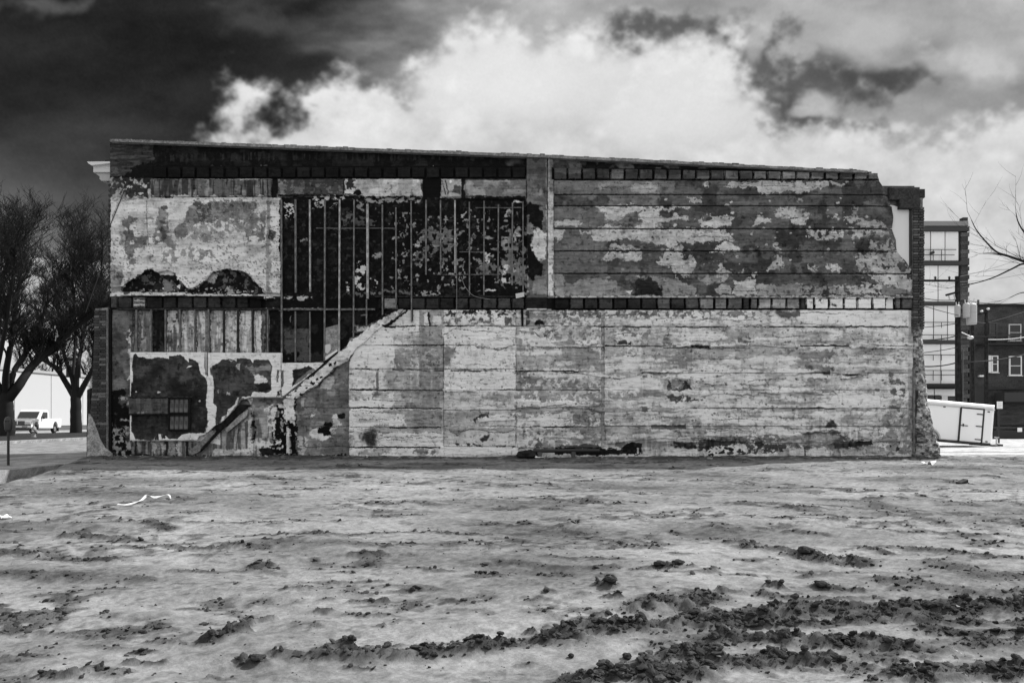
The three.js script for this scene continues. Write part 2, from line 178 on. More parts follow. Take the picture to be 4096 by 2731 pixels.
// pilaster
paint(R(2106, 616, 2186, 1242), 74, { w: 3 }); paint(R(2106, 616, 2186, 1242), 96, { n: ['i', 0.56] }); paint(R(2106, 616, 2186, 700), 48, { w: 0, a: 0.6 }); paint(c2(2110, 440, 2180, 400, 2220, 440, 2140, 460), 120, { n: ['f', 0.42] }); paint(c2(2100, 520, 2150, 540, 2200, 600, 2200, 720, 2110, 720, 2060, 560), 16, { w: 9 }); paint(c2(2110, 730, 2200, 720, 2230, 760, 2220, 960, 2160, 965, 2110, 920, 2130, 800), 152, { w: 7 }); paint(c2(2060, 760, 2110, 770, 2120, 900, 2200, 990, 2200, 1060, 2150, 1120, 2090, 1110, 2070, 960), 12, { w: 8 }); paint(c2(2130, 1090, 2240, 1080, 2240, 1230, 2120, 1230), 106, { w: 6 }); paint(c2(2140, 500, 2190, 510, 2200, 560, 2160, 540), 110, {}); paint(c2(2215, 530, 2245, 560, 2245, 670, 2230, 660), 170, { w: 4 }); paint(oval(2125, 970, 7, 5), 12, {}); paint(c2(2040, 1000, 2090, 1000, 2090, 1240, 2040, 1240), 120, { n: ['f', 0.6] });
paint(R(2184, 622, 2200, 760), 120, { w: 2, a: 0.7 }); paint(R(2190, 750, 2216, 1190), 150, { w: 4 }); paint(R(2196, 1060, 2216, 1190), 186, { w: 4 }); paint(R(2106, 1192, 2210, 1240), 26, { w: 0 });
// upper right: dark paint, flaked back to pale plaster
paint(R(2214, 718, 3668, 1192), 62, { w: 2 }); paint(R(2214, 718, 3668, 1192), 76, { n: ['h', 0.5, 0.16] }); paint(R(2214, 718, 3668, 1192), 50, { n: ['i', 0.64, 0.1] }); paint(R(2214, 718, 2640, 920), 92, { n: ['i', 0.42, 0.14] }); paint(R(2214, 718, 2700, 780), 96, { n: ['i', 0.4, 0.14], a: 0.8 });
paint(R(2214, 825, 2420, 1186), 88, { w: 14, a: 0.7 });
const flakes = { w: 11, w2: 9, h: 0.16 };
for (const p of [
  c5(620, 530, 1430, 530, 1440, 545, 1390, 560, 1330, 540, 1150, 560, 1140, 600, 1380, 630, 1390, 660, 1250, 650, 1080, 680, 960, 640, 980, 570, 880, 570, 870, 620, 800, 640, 690, 640, 690, 600, 640, 570),
  c5(560, 740, 700, 690, 800, 690, 850, 680, 900, 700, 930, 720, 1000, 660, 1180, 690, 1000, 722, 1380, 722, 1700, 722, 1740, 770, 1790, 790, 1770, 830, 1500, 830, 1300, 830, 1250, 890, 1210, 840, 1000, 830, 900, 810, 850, 800, 640, 830, 580, 820, 550, 780, 440, 750),
  c5(1190, 890, 1320, 920, 1340, 960, 1400, 990, 1420, 940, 1460, 960, 1480, 1020, 1460, 1080, 1380, 1130, 1330, 1090, 1290, 1090, 1320, 1170, 1390, 1210, 1370, 1240, 1320, 1200, 1280, 1100, 1240, 1050, 1130, 1000, 1190, 950),
  c5(1480, 650, 1560, 620, 1760, 620, 1800, 640, 1760, 700, 1600, 710, 1520, 690), c5(1970, 620, 2110, 620, 2110, 660, 1980, 700, 1950, 690), c5(1650, 1010, 1690, 1010, 1720, 1080, 1830, 1110, 1880, 1060, 1860, 1120, 1740, 1110, 1720, 1170, 1650, 1180), c5(2090, 1040, 2190, 950, 2200, 1020, 2170, 1070, 2080, 1090), c5(1380, 440, 1450, 450, 1510, 490, 1440, 510), c5(1520, 325, 1580, 320, 1590, 370, 1540, 355), c5(2270, 650, 2352, 620, 2420, 640, 2400, 700, 2300, 690), c5(1930, 1100, 2000, 1090, 2000, 1120, 1940, 1120), c5(240, 725, 340, 725, 345, 790, 290, 830, 245, 800), c5(240, 660, 400, 640, 510, 670, 470, 700, 340, 690, 250, 690), c5(560, 1, 561, 1, 560, 2)])
  paint(p, 148, flakes);
for (const [p, t] of [[c5(900, 340, 1130, 330, 1120, 400, 960, 420, 900, 390), 122], [c5(620, 340, 720, 335, 720, 370, 640, 380), 116], [c5(410, 345, 450, 350, 440, 405, 420, 405), 128], [c5(1710, 320, 1980, 330, 2352, 315, 2352, 370, 2250, 400, 2060, 440, 1990, 380, 1860, 380, 1700, 340), 142], [c5(660, 990, 700, 920, 1000, 912, 1000, 1000, 940, 1020, 870, 980, 760, 970, 680, 1010), 138], [c5(720, 870, 830, 850, 960, 890, 960, 904, 720, 905), 126], [c5(1600, 900, 1700, 840, 1840, 860, 1840, 900), 150], [c5(1270, 870, 1340, 860, 1350, 905, 1290, 915), 128], [c5(350, 1190, 600, 1140, 760, 1180, 900, 1230, 900, 1290, 350, 1290), 112], [c5(960, 1140, 1280, 1130, 1460, 1240, 1440, 1290, 1150, 1290, 1050, 1180), 116], [c5(1640, 1230, 1700, 1200, 1760, 1230, 1770, 1285, 1640, 1285), 128], [c5(1780, 1170, 1880, 1140, 1980, 1150, 1985, 1285, 1780, 1285), 150], [c5(1990, 1200, 2352, 1190, 2352, 1285, 1990, 1285), 120], [c5(250, 530, 340, 560, 370, 620, 250, 640), 84], [c5(820, 680, 890, 690, 880, 770, 820, 765), 108], [c5(1500, 1140, 1660, 1100, 1640, 1180, 1520, 1190), 108], [c5(250, 1100, 330, 1100, 345, 1290, 250, 1290), 118], [c5(220, 310, 560, 310, 600, 380, 480, 420, 220, 420), 96]]) paint(p, t, { w: 9, h: 0.06 });
for (const [p, t] of [[c7(250, 680, 420, 660, 600, 680, 600, 740, 470, 772, 280, 730), 142], [c7(-120, 262, 300, 268, 660, 272, 450, 322, 230, 370, 100, 340, -100, 350), 138], [c7(430, 570, 650, 560, 870, 580, 975, 655, 700, 645, 560, 600), 128], [c7(640, 480, 700, 480, 690, 560, 640, 560), 112], [c7(650, 860, 1020, 860, 1100, 930, 1150, 1010, 1140, 1190, 900, 1130, 700, 1020, 640, 930), 138], [c7(780, 770, 990, 760, 1010, 840, 820, 840), 128], [c7(600, 665, 900, 665, 980, 720, 760, 730, 700, 740, 640, 720), 128], [c7(440, 960, 500, 950, 550, 980, 530, 1022, 450, 1022), 148], [c7(290, 970, 345, 965, 345, 1010, 295, 1015), 140], [c7(490, 1150, 650, 1120, 890, 1130, 880, 1212, 540, 1215), 138], [c7(130, 1160, 330, 1135, 500, 1150, 540, 1215, 140, 1215), 116], [c7(0, 1140, 130, 1160, 140, 1215, 0, 1215), 118], [c7(0, 890, 50, 880, 60, 980, 0, 1010), 140], [c7(0, 800, 45, 790, 45, 850, 0, 850), 140], [c7(850, 1030, 960, 1030, 1140, 1100, 1130, 1190, 1000, 1150, 900, 1120), 140], [c7(130, 590, 230, 570, 270, 610, 160, 630), 140], [c7(0, 480, 160, 480, 300, 560, 120, 570, 0, 560), 132], [c7(200, 410, 240, 410, 250, 445, 180, 450), 130]]) paint(p, t, { ...flakes, n: ['f', 0.3, 0.08] });
paint(c7(890, 1130, 1060, 1160, 1140, 1195, 890, 1215), 92, { w: 5 }); paint(c7(1020, 940, 1090, 950, 1130, 1010, 1040, 1030), 66, { w: 8 }); paint(c7(560, 930, 650, 900, 640, 1100, 540, 1090), 60, { n: ['f', 0.35], w: 12 }); paint(c7(660, 1040, 850, 1040, 780, 1130, 690, 1110), 62, { n: ['f', 0.45], w: 12 });
spots(c5(560, 700, 1780, 700, 1780, 1200, 560, 1200), 120, 2.5, 7, 96, { a: 0.8 }); spots(R(2450, 790, 3500, 1060), 90, 2, 8, 140, { h: 0.1 }); spots(R(2450, 790, 3500, 1060), 60, 2, 8, 60); spots(c7(640, 860, 1140, 860, 1140, 1200, 640, 1200), 60, 2, 6, 84);
paint(c5(960, 1190, 1060, 1130, 1150, 1200, 1180, 1290, 950, 1290), 30, { w: 10, a: 0.92 }); paint(c5(330, 1105, 520, 1105, 440, 1190, 360, 1190), 62, { w: 8 }); paint(c5(1740, 1110, 1900, 1110, 1860, 1180, 1780, 1160), 56, { w: 7 }); paint(c5(860, 1245, 925, 1245, 900, 1275), 215, { w: 3, h: 0.2 }); line(c5(1570, 915, 1710, 915), 5, 160); line(c5(1660, 905, 1700, 935), 4, 150);
for (const y of [778.5, 823.5, 915, 1004, 1094]) line([2216, y, 3660, y + 3], 4, 26, { w: 1.5 }); for (const [y, a, b] of [[870, 2480, 3150], [960, 2900, 3480], [1050, 2214, 2600], [1140, 2300, 2700]]) line([a, y, b, y + 1], 2, 52, { a: 0.7, n: ['h', 0.4] });
paint(R(2214, 1184, 3660, 1194), 152, { n: ['f', 0.4], w: 4 }); paint(R(2400, 1186, 3660, 1194), 130, { w: 3, a: 0.5 });
// lower storey, boarded sections
paint(R(1392, 1236, 3680, 1850), 166, { w: 0 });
paint(R(1396, 1240, 1775, 1824), 190, { w: 2 }); paint(R(1396, 1240, 1775, 1824), 174, { n: ['s', 0.54, 0.12] }); paint(R(1396, 1240, 1775, 1824), 206, { n: ['h', 0.58, 0.1] });
paint(R(1577, 1352, 1678, 1430), 150, { w: 8, n: ['s', 0.3, 0.2] }); paint(R(1576, 1395, 1656, 1478), 104, { w: 9, n: ['f', 0.3, 0.25] }); paint(R(1676, 1308, 1776, 1562), 100, { w: 3 }); paint(R(1676, 1308, 1776, 1478), 118, { n: ['i', 0.55, 0.1] }); paint([1676, 1420, 1740, 1400, 1776, 1440, 1740, 1480, 1690, 1480], 150, { w: 10, n: ['f', 0.4] }); paint(R(1676, 1240, 1775, 1305), 120, { w: 3 }); paint(c4(970, 200, 1000, 190, 1020, 280, 1010, 305, 975, 300), 190, { w: 4 }); paint(c4(1040, 220, 1110, 230, 1110, 290, 1040, 300), 172, { w: 5 }); line(c4(1008, 190, 1014, 300), 8, 30);
paint(R(1565, 1475, 1776, 1560), 150, { w: 9, n: ['i', 0.45, 0.14] }); paint(R(1505, 1476, 1515, 1556), 100, { w: 1 }); paint(R(1400, 1520, 1500, 1558), 150, { n: ['f', 0.5, 0.14], w: 12 }); paint(R(1545, 1480, 1580, 1560), 128, { soft: 16 });
paint(R(1573, 1562, 1776, 1632), 116, { w: 6 }); paint(R(1573, 1562, 1776, 1632), 148, { n: ['i', 0.6] }); paint(R(1396, 1562, 1576, 1600), 150, { n: ['i', 0.55], w: 10 }); paint(c4(565, 840, 610, 820, 640, 830, 590, 870, 570, 885), 76, { w: 6, soft: 6 }); paint(c4(830, 910, 900, 900, 910, 940, 830, 940), 70, { w: 7, soft: 4 });
paint([1560, 1640, 1776, 1636, 1776, 1730, 1630, 1728, 1615, 1660, 1470, 1650], 128, { w: 6 }); paint(R(1624, 1640, 1776, 1700), 108, { n: ['h', 0.5] }); paint(R(1500, 1700, 1776, 1730), 130, { n: ['h', 0.4], w: 8 }); paint(oval(1480, 1752, 30, 36), 42, { w: 9, soft: 12 }); paint(R(1396, 1790, 1775, 1824), 140, { n: ['i', 0.5], w: 8 }); paint(oval(1700, 1805, 50, 12), 96, { n: ['f', 0.4] }); paint(R(1396, 1740, 1420, 1790), 150, { w: 8 });
line([1396, 1598, 1640, 1604], 2, 70, { n: ['f', 0.3] }); for (const [y, a, b] of [[1679, 1440, 1774], [1750, 1500, 1774], [1730, 1396, 1774], [1455, 1560, 1774]]) line([a, y, b, y + 2], 3, 78, { n: ['f', 0.45], w: 5 });
// second section
paint(R(1776, 1240, 2064, 1792), 194, { w: 2 }); paint(R(1776, 1240, 2064, 1792), 208, { n: ['h', 0.52, 0.12] }); paint(R(1776, 1240, 2064, 1550), 166, { n: ['f', 0.7] }); spots(R(1790, 1300, 2060, 1545), 120, 1.5, 5, 120, { a: 0.8 });
paint(R(1776, 1236, 2064, 1262), 40, { n: ['f', 0.56], w: 8 }); paint(R(1776, 1262, 2064, 1302), 84, { n: ['f', 0.66], w: 12 }); paint(c4(1380, 265, 1500, 270, 1500, 300, 1370, 300), 84, { w: 7, n: ['f', 0.4] }); paint(c4(1600, 240, 1650, 250, 1630, 300, 1590, 280), 70, { w: 7 }); paint(c4(1530, 270, 1600, 250, 1610, 290, 1540, 295), 215, { w: 5 });
paint([1776, 1385, 1800, 1390, 1818, 1384, 1812, 1420, 1800, 1455, 1776, 1465], 30, { w: 7, soft: 5 }); paint([1776, 1360, 1815, 1385, 1815, 1470, 1776, 1478], 168, { w: 5, a: 0.5 }); line(c4(1130, 378, 1225, 318), 4, 60);
{ const lens = c4(1360, 430, 1400, 400, 1520, 395, 1670, 400, 1675, 465, 1610, 480, 1490, 490, 1400, 475, 1365, 455); paint(lens, 60, { w: 6, a: 0.8 }); paint(c4(1378, 432, 1410, 405, 1520, 400, 1664, 404, 1668, 460, 1600, 472, 1490, 482, 1410, 468, 1380, 450), 172, { w: 6 }); }
paint(R(1776, 1566, 2064, 1640), 164, { w: 4 }); paint(R(1776, 1572, 2064, 1608), 122, { n: ['i', 0.46, 0.12], w: 12 }); paint(R(1776, 1638, 2064, 1784), 160, { w: 4 }); paint(R(1776, 1646, 1960, 1700), 128, { w: 9 }); paint(c4(1400, 1000, 1480, 980, 1490, 1000, 1460, 1020, 1390, 1030, 1380, 1070, 1370, 1040), 50, { w: 6 }); paint(c4(1390, 1030, 1480, 1005, 1690, 985, 1690, 1040, 1540, 1045, 1400, 1060), 184, { w: 5 }); paint(c4(1130, 1090, 1330, 1070, 1480, 1100, 1560, 1090, 1690, 1085, 1690, 1110, 1600, 1140, 1520, 1110, 1330, 1110, 1260, 1130, 1240, 1160, 1180, 1120), 126, { w: 7, h: -0.1 }); line(c4(1260, 1130, 1330, 1112, 1400, 1112, 1470, 1125, 1580, 1140, 1640, 1130), 3, 66); paint(c4(1410, 1190, 1440, 1155, 1478, 1155, 1460, 1190, 1420, 1210), 40, { w: 5, soft: 3 }); paint(R(1776, 1600, 1800, 1780), 140, { w: 10, a: 0.6 });
paint(c4(1110, 790, 1390, 800, 1380, 822, 1300, 815, 1260, 822, 1130, 820), 168, { w: 4, h: 0.2 }); paint(R(1760, 1785, 2076, 1818), 212, { w: 3, h: 0.2 }); paint(c4(1190, 1225, 1300, 1225, 1480, 1240, 1690, 1240, 1700, 1255, 1240, 1245), 50, { n: ['f', 0.42], w: 5 });
// third section, mottled
paint(R(2064, 1240, 2412, 1800), 150, { w: 3 }); paint(R(2064, 1240, 2412, 1800), 178, { n: ['i', 0.5, 0.14] }); paint(R(2064, 1240, 2412, 1800), 116, { n: ['f', 0.64, 0.08] }); paint(R(2064, 1385, 2412, 1470), 132, { n: ['i', 0.46, 0.1], w: 8 }); paint(R(2064, 1500, 2412, 1640), 108, { n: ['f', 0.56] }); paint(c4(1760, 350, 1900, 390, 2080, 440, 2250, 470, 2080, 470, 1800, 480), 178, { w: 8 }); line(c4(1710, 340, 1830, 350, 1880, 390, 1910, 395, 1960, 345, 2020, 325), 3, 70); line(c4(1780, 465, 2070, 470, 2250, 470, 2352, 440), 3, 70); paint(c4(2090, 335, 2352, 340, 2352, 440, 2120, 420), 128, { n: ['i', 0.44], w: 10 });
paint(R(2064, 1300, 2080, 1560), 118, { w: 3, a: 0.7 }); paint(c4(1710, 590, 1740, 600, 1760, 640, 1700, 640), 60, { n: ['f', 0.42] }); paint(c4(1700, 660, 1980, 670, 1960, 700, 1800, 720, 1700, 720), 96, { n: ['f', 0.4], w: 9 }); paint(c4(1710, 880, 2352, 900, 2352, 930, 1710, 940), 186, { w: 7 }); paint(c4(1710, 940, 2352, 930, 2352, 990, 1940, 975, 1710, 990), 128, { w: 7 }); paint(c4(1880, 990, 2100, 980, 2120, 1080, 1720, 1080), 186, { n: ['h', 0.4], w: 8 }); paint(c4(2120, 990, 2300, 980, 2290, 1080, 2150, 1070), 108, { n: ['i', 0.4], w: 8 }); paint(c4(2150, 1090, 2352, 1085, 2352, 1130, 2260, 1160, 2200, 1120), 118, { w: 6 }); paint(c4(1700, 1180, 1760, 1180, 1780, 1260, 1710, 1250), 150, {}); paint(c4(1800, 1210, 1900, 1180, 1960, 1220, 1880, 1260), 76, { n: ['f', 0.4], w: 9 });
paint(R(2106, 1240, 2186, 1312), 110, { w: 3, n: ['f', 0.4] }); paint(oval(2160, 1298, 18, 20), 14, { w: 5 }); paint(R(2104, 1242, 2120, 1306), 50, { w: 3 }); paint(oval(2150, 1310, 60, 6), 120, { w: 6 });
// fourth section, the long boards on the right
paint(R(2412, 1240, 3668, 1830), 168, { w: 2 }); paint(R(2412, 1240, 3668, 1830), 188, { n: ['h', 0.5, 0.12] }); paint(R(2412, 1240, 3668, 1830), 146, { n: ['i', 0.6, 0.1] }); paint(R(2412, 1240, 3668, 1830), 128, { n: ['s', 0.76, 0.05], a: 0.6 });
paint(R(2404, 1240, 2420, 1790), 118, { w: 2 }); paint(R(2404, 1240, 2420, 1790), 150, { n: ['f', 0.6] });
paint(R(2216, 1240, 2660, 1268), 178, { w: 6 }); paint(R(2216, 1240, 3100, 1272), 96, { n: ['f', 0.58], w: 8 }); for (const x of [2260, 2385, 2470]) paint(R(x, 1236, x + 10, 1268), 84, { w: 4 }); paint(c6(30, 205, 110, 210, 140, 235, 40, 235), 84, { w: 5 }); paint(c6(520, 210, 640, 210, 690, 240, 540, 240), 84, { w: 6 });
paint(c6(1700, 190, 1880, 195, 1920, 230, 2020, 255, 1760, 255, 1680, 225), 66, { w: 7, soft: 6 }); paint(R(3200, 1240, 3655, 1306), 200, { w: 3 }); paint(c6(1730, 262, 1960, 262, 1960, 322, 1730, 322), 150, { w: 12 }); paint(c6(1930, 192, 2300, 195, 2300, 320, 2000, 320), 200, { w: 8, a: 0.7 });
paint(c6(360, 340, 540, 340, 520, 400, 400, 400), 104, { n: ['f', 0.42], w: 9 }); paint(c6(540, 340, 640, 345, 640, 440, 560, 440), 118, { n: ['f', 0.48], w: 8 }); paint(c6(345, 440, 470, 440, 470, 475, 345, 470), 50, { n: ['f', 0.3], w: 3 }); paint(c6(740, 460, 790, 390, 840, 460, 820, 480, 740, 480), 36, { w: 9, n: ['f', 0.3] }); paint(c6(1030, 420, 1300, 350, 1400, 380, 1450, 460, 1050, 460), 122, { n: ['i', 0.42, 0.12], w: 10 }); paint(c6(1370, 420, 1470, 370, 1480, 470, 1390, 480), 70, { n: ['f', 0.42], w: 8 });
line(c6(745, 500, 860, 490, 980, 480), 10, 208, { h: 0.1 }); line(c6(1130, 490, 1300, 485, 1460, 480), 13, 205, { h: 0.1 }); line(c6(1570, 480, 1690, 500, 1800, 505, 1890, 490), 14, 208, { h: 0.1 }); paint(c6(970, 485, 1125, 482, 1125, 508, 975, 508), 30, { w: 3 });
paint(c6(740, 510, 1470, 510, 1900, 520, 1900, 590, 1000, 590, 760, 600), 136, { w: 8, n: ['i', 0.34, 0.12] }); line(c6(990, 590, 1150, 598, 1400, 590, 1720, 580), 4, 92, { a: 0.8 }); paint(c6(0, 500, 110, 500, 200, 560, 180, 660, 0, 670), 112, { w: 9 }); paint(c6(280, 540, 420, 560, 380, 640, 260, 620), 128, { n: ['i', 0.42] });
paint(c6(640, 570, 760, 560, 980, 600, 980, 680, 760, 700, 650, 620), 116, { n: ['f', 0.4], w: 12 }); paint(c6(760, 680, 970, 640, 970, 720, 800, 720, 970, 740, 985, 850, 780, 860, 800, 740), 94, { w: 8, n: ['f', 0.34] }); paint(c6(770, 850, 800, 790, 830, 850, 900, 850, 940, 770, 990, 855, 880, 862, 770, 862), 22, { w: 7 }); paint(c6(560, 660, 760, 712, 560, 710), 206, { w: 4 }); line(c6(560, 715, 770, 718), 8, 60); line(c6(520, 738, 610, 742), 12, 44);
paint(c6(1335, 680, 1650, 685, 1650, 725, 1340, 728), 128, { w: 4, h: -0.1 }); line(c6(1870, 710, 2140, 708), 14, 50); paint(c6(1940, 740, 2100, 740, 2080, 820, 1960, 820), 92, { n: ['f', 0.36], w: 11 }); paint(c6(2100, 650, 2190, 640, 2140, 700, 2110, 690), 60, { n: ['f', 0.4], w: 8 }); paint(c6(1950, 650, 2120, 660, 2120, 700, 1950, 700), 116, { w: 6 }); paint(c6(1900, 520, 2100, 530, 2100, 580, 1900, 580), 122, { n: ['i', 0.4], w: 12 }); paint(oval(3196, 1504, 14, 10), 150, {}); paint(c6(2220, 720, 2300, 720, 2300, 766, 2222, 766), 196, { w: 4, h: 0.1 });
paint(c6(300, 930, 350, 870, 570, 870, 580, 910, 480, 940), 116, { w: 6 }); paint(c6(390, 880, 500, 870, 520, 900, 400, 910), 190, { n: ['f', 0.4] }); paint(c6(570, 865, 740, 865, 760, 910, 570, 915), 96, { w: 4 }); paint(c6(745, 910, 990, 900, 1020, 950, 780, 950), 60, { n: ['f', 0.44], w: 9 }); line(c6(1040, 915, 1150, 890, 1260, 885, 1400, 905, 1440, 888, 1500, 910, 1560, 880, 1700, 890, 1820, 875, 2060, 900, 2080, 880, 2170, 880, 2220, 925, 2300, 930), 4, 74, { w: 5 }); line(c6(960, 945, 1040, 945), 6, 40);
paint(c6(100, 1000, 560, 1000, 900, 1000, 940, 1010, 840, 1045, 560, 1030, 200, 1040), 128, { w: 5, h: -0.08 }); paint(c6(560, 995, 610, 995, 610, 1040, 560, 1040), 76, { w: 3 }); line(c6(90, 1015, 220, 1050, 230, 1070), 3, 70); paint(c6(430, 1060, 500, 1040, 540, 1080, 500, 1110, 420, 1105), 122, { n: ['f', 0.4], w: 7 }); paint(c6(620, 1060, 720, 1060, 700, 1110, 630, 1110), 136, { n: ['f', 0.4] });
paint(c6(980, 1140, 1040, 1115, 1100, 1135, 1540, 1145, 1540, 1170, 1180, 1180, 1090, 1190, 1080, 1245, 1040, 1250, 1000, 1200), 124, { w: 6 }); paint(c6(470, 1155, 580, 1150, 600, 1190, 640, 1190, 560, 1250, 510, 1240, 480, 1200), 118, { w: 6 }); paint(c6(630, 1150, 700, 1150, 930, 1150, 930, 1185, 640, 1190), 76, { w: 3, h: -0.1 }); paint(c6(210, 1155, 395, 1150, 395, 1185, 240, 1205), 104, { w: 4 }); paint(c6(0, 1165, 120, 1160, 165, 1190, 130, 1235, 0, 1195), 116, { w: 5 }); paint(c6(1080, 1190, 1380, 1175, 1410, 1210, 1400, 1250, 1090, 1240), 166, { w: 6 }); line(c6(1100, 1188, 1180, 1180, 1360, 1172, 1400, 1200), 3, 80);
line(c6(1235, 960, 1260, 1085), 3, 70, { w: 5 }); line(c6(1285, 955, 1300, 1000), 3, 80); paint(oval(2958, 1645, 7, 5), 40, {}); paint(oval(3025, 1650, 6, 6), 36, {}); line(c6(1340, 1070, 1420, 1070), 3, 100);
paint(c8(290, 905, 600, 890, 640, 880, 660, 930, 300, 930), 96, { w: 4, h: -0.1 }); paint(c8(610, 880, 650, 870, 670, 920, 620, 930), 36, { w: 5 }); paint(c8(700, 880, 840, 885, 840, 940, 700, 930), 70, { w: 5, h: -0.1 }); paint(c8(630, 740, 670, 740, 670, 765, 630, 768), 66, { w: 2, h: -0.1 }); paint(c8(720, 600, 790, 600, 780, 680, 750, 660), 96, { n: ['f', 0.36], w: 8 }); paint(c8(760, 690, 890, 690, 880, 800, 800, 830, 770, 760), 76, { n: ['f', 0.44], w: 12 }); line(c8(0, 775, 130, 780, 200, 800), 3, 90); line(c8(340, 640, 345, 660, 430, 660, 510, 630, 570, 630), 3, 90); line(c8(700, 780, 700, 808, 780, 808), 3, 96); line(c8(490, 1050, 500, 1085, 660, 1090, 680, 1060), 3, 96); paint(c8(20, 540, 300, 540, 260, 580, 60, 590), 96, { n: ['i', 0.4], w: 9 }); paint(c8(0, 440, 300, 430, 280, 490, 0, 490), 104, { n: ['i', 0.42], w: 10 }); paint(c8(240, 240, 370, 250, 370, 320, 260, 330), 200, { w: 7 }); paint(c8(400, 380, 650, 390, 860, 400, 840, 412, 420, 405), 206, { w: 5, h: 0.1 }); paint(c8(820, 800, 880, 800, 860, 850, 830, 840), 80, { n: ['f', 0.4] });
// damp, blackened foot of the right-hand wall
paint(cB(0, 330, 300, 370, 640, 380, 1000, 330, 1100, 290, 1480, 280, 1560, 200, 1600, 350, 1700, 360, 1740, 400, 1950, 400, 1960, 450, 1580, 470, 700, 470, 500, 480, 0, 490), 84, { w: 12, n: ['f', 0.34, 0.1] }); paint(cB(0, 380, 300, 400, 700, 410, 690, 440, 600, 450, 480, 480, 120, 490, 0, 480), 26, { w: 12, n: ['f', 0.24, 0.1] }); paint(cB(1090, 300, 1300, 290, 1480, 300, 1460, 340, 1340, 370, 1330, 410, 1200, 410, 1000, 405, 990, 380), 34, { w: 14, n: ['f', 0.26, 0.1] }); paint(cB(1100, 190, 1240, 190, 1300, 240, 1400, 270, 1150, 290, 1090, 250), 96, { n: ['f', 0.4], w: 16 }); paint(cB(1520, 190, 1560, 180, 1580, 340, 1700, 350, 1750, 400, 1560, 420, 1500, 340), 42, { w: 14, n: ['f', 0.3] }); paint(cB(1560, 415, 1940, 402, 1960, 435, 1580, 465), 16, { w: 6, h: -0.2 }); paint(cB(2060, 310, 2140, 320, 2160, 400, 2200, 420, 2210, 480, 2130, 490, 2120, 420), 40, { n: ['f', 0.4], w: 14 }); paint(cB(740, 370, 880, 380, 880, 420, 1080, 420, 1080, 520, 700, 520, 710, 460), 52, { w: 12, n: ['f', 0.3] }); paint(cB(880, 395, 990, 400, 1080, 410, 1260, 415, 1540, 400, 1560, 420, 1500, 430, 1240, 430, 900, 425), 150, { w: 6, n: ['f', 0.36] });
paint(cB(0, 490, 200, 480, 480, 480, 640, 440, 700, 450, 690, 520, 480, 535, 190, 560, 0, 560), 176, { w: 8, h: 0.2, n: ['f', 0.22] }); spots(cB(300, 480, 690, 450, 690, 530, 300, 540), 26, 3, 9, 34); paint(cB(640, 445, 700, 440, 705, 510, 650, 500), 190, { w: 5 }); paint(cB(1100, 470, 1260, 465, 1260, 540, 1110, 535), 156, { w: 6, n: ['f', 0.3] }); paint(cB(1270, 470, 1440, 450, 1560, 500, 1500, 550, 1280, 540), 166, { w: 7, n: ['f', 0.3] }); paint(cB(1600, 480, 2000, 450, 2100, 480, 2080, 520, 1640, 540), 150, { w: 8, n: ['f', 0.34] }); paint(R(3520, 1600, 3650, 1815), 110, { n: ['f', 0.5], w: 14 });
paint(c6(400, 1345, 440, 1300, 500, 1285, 570, 1300, 560, 1395, 400, 1400), 14, { w: 6 }); line(c6(525, 1340, 530, 1390), 8, 150); line(c6(378, 1345, 382, 1395), 10, 180); paint(c6(-140, 1330, 100, 1305, 180, 1315, 230, 1345, 190, 1350, 60, 1345, -140, 1340), 60, { w: 5 }); paint(c6(-160, 1345, 230, 1345, 400, 1350, 400, 1400, -160, 1400), 20, { w: 5 }); paint(c6(240, 1340, 400, 1340, 390, 1360, 260, 1362), 150, { n: ['f', 0.42], w: 6 }); paint(c6(340, 1280, 440, 1280, 410, 1340, 350, 1330), 84, { n: ['f', 0.36], w: 7 });
// joints between the long boards
for (const q of [[330, 2412, 660, 3], [326, 160, 640, 5], [331, 840, 1400, 5], [331, 1430, 2300, 4], [488, 250, 740, 6], [505, 740, 1470, 4], [488, 1890, 2290, 4], [712, -120, 40, 4], [726, 780, 970, 5], [1010, 990, 2180, 5], [1157, 1570, 1750, 4]]) if (q[1] < 2400) line(c6(q[1], q[0], q[2], q[0] + 4), q[3] / 2.09 * 1.9, 34, { n: ['s', 0.2, 0.1], w: 2 });
line(c8(0, 222, 920, 228), 5, 40, { w: 2 }); line(c8(0, 380, 410, 384), 4, 56); line(c8(870, 380, 950, 382), 4, 50); line(c8(700, 590, 890, 588), 5, 40); line(c8(0, 604, 250, 606), 8, 52); line(c8(0, 905, 290, 904), 5, 40);
for (const [y, a, b] of [[302, 550, 1690], [452, 640, 1125], [452, 1220, 1340], [640, 430, 620], [647, 720, 1125], [650, 1200, 1560], [655, 1680, 2190], [803, 390, 1125], [803, 1560, 2352], [944, 370, 1110], [1096, 700, 1110], [1090, 1820, 2150], [1250, 380, 1100]]) line(c4(a, y, b, y + 3), 5, 30, { w: 2.5, n: ['s', 0.18, 0.1] });
line(c4(1180, 645, 1640, 645), 8, 40, { w: 6, n: ['f', 0.5] }); line(c4(1650, 665, 2352, 690), 4, 60, { n: ['f', 0.36], w: 6 });
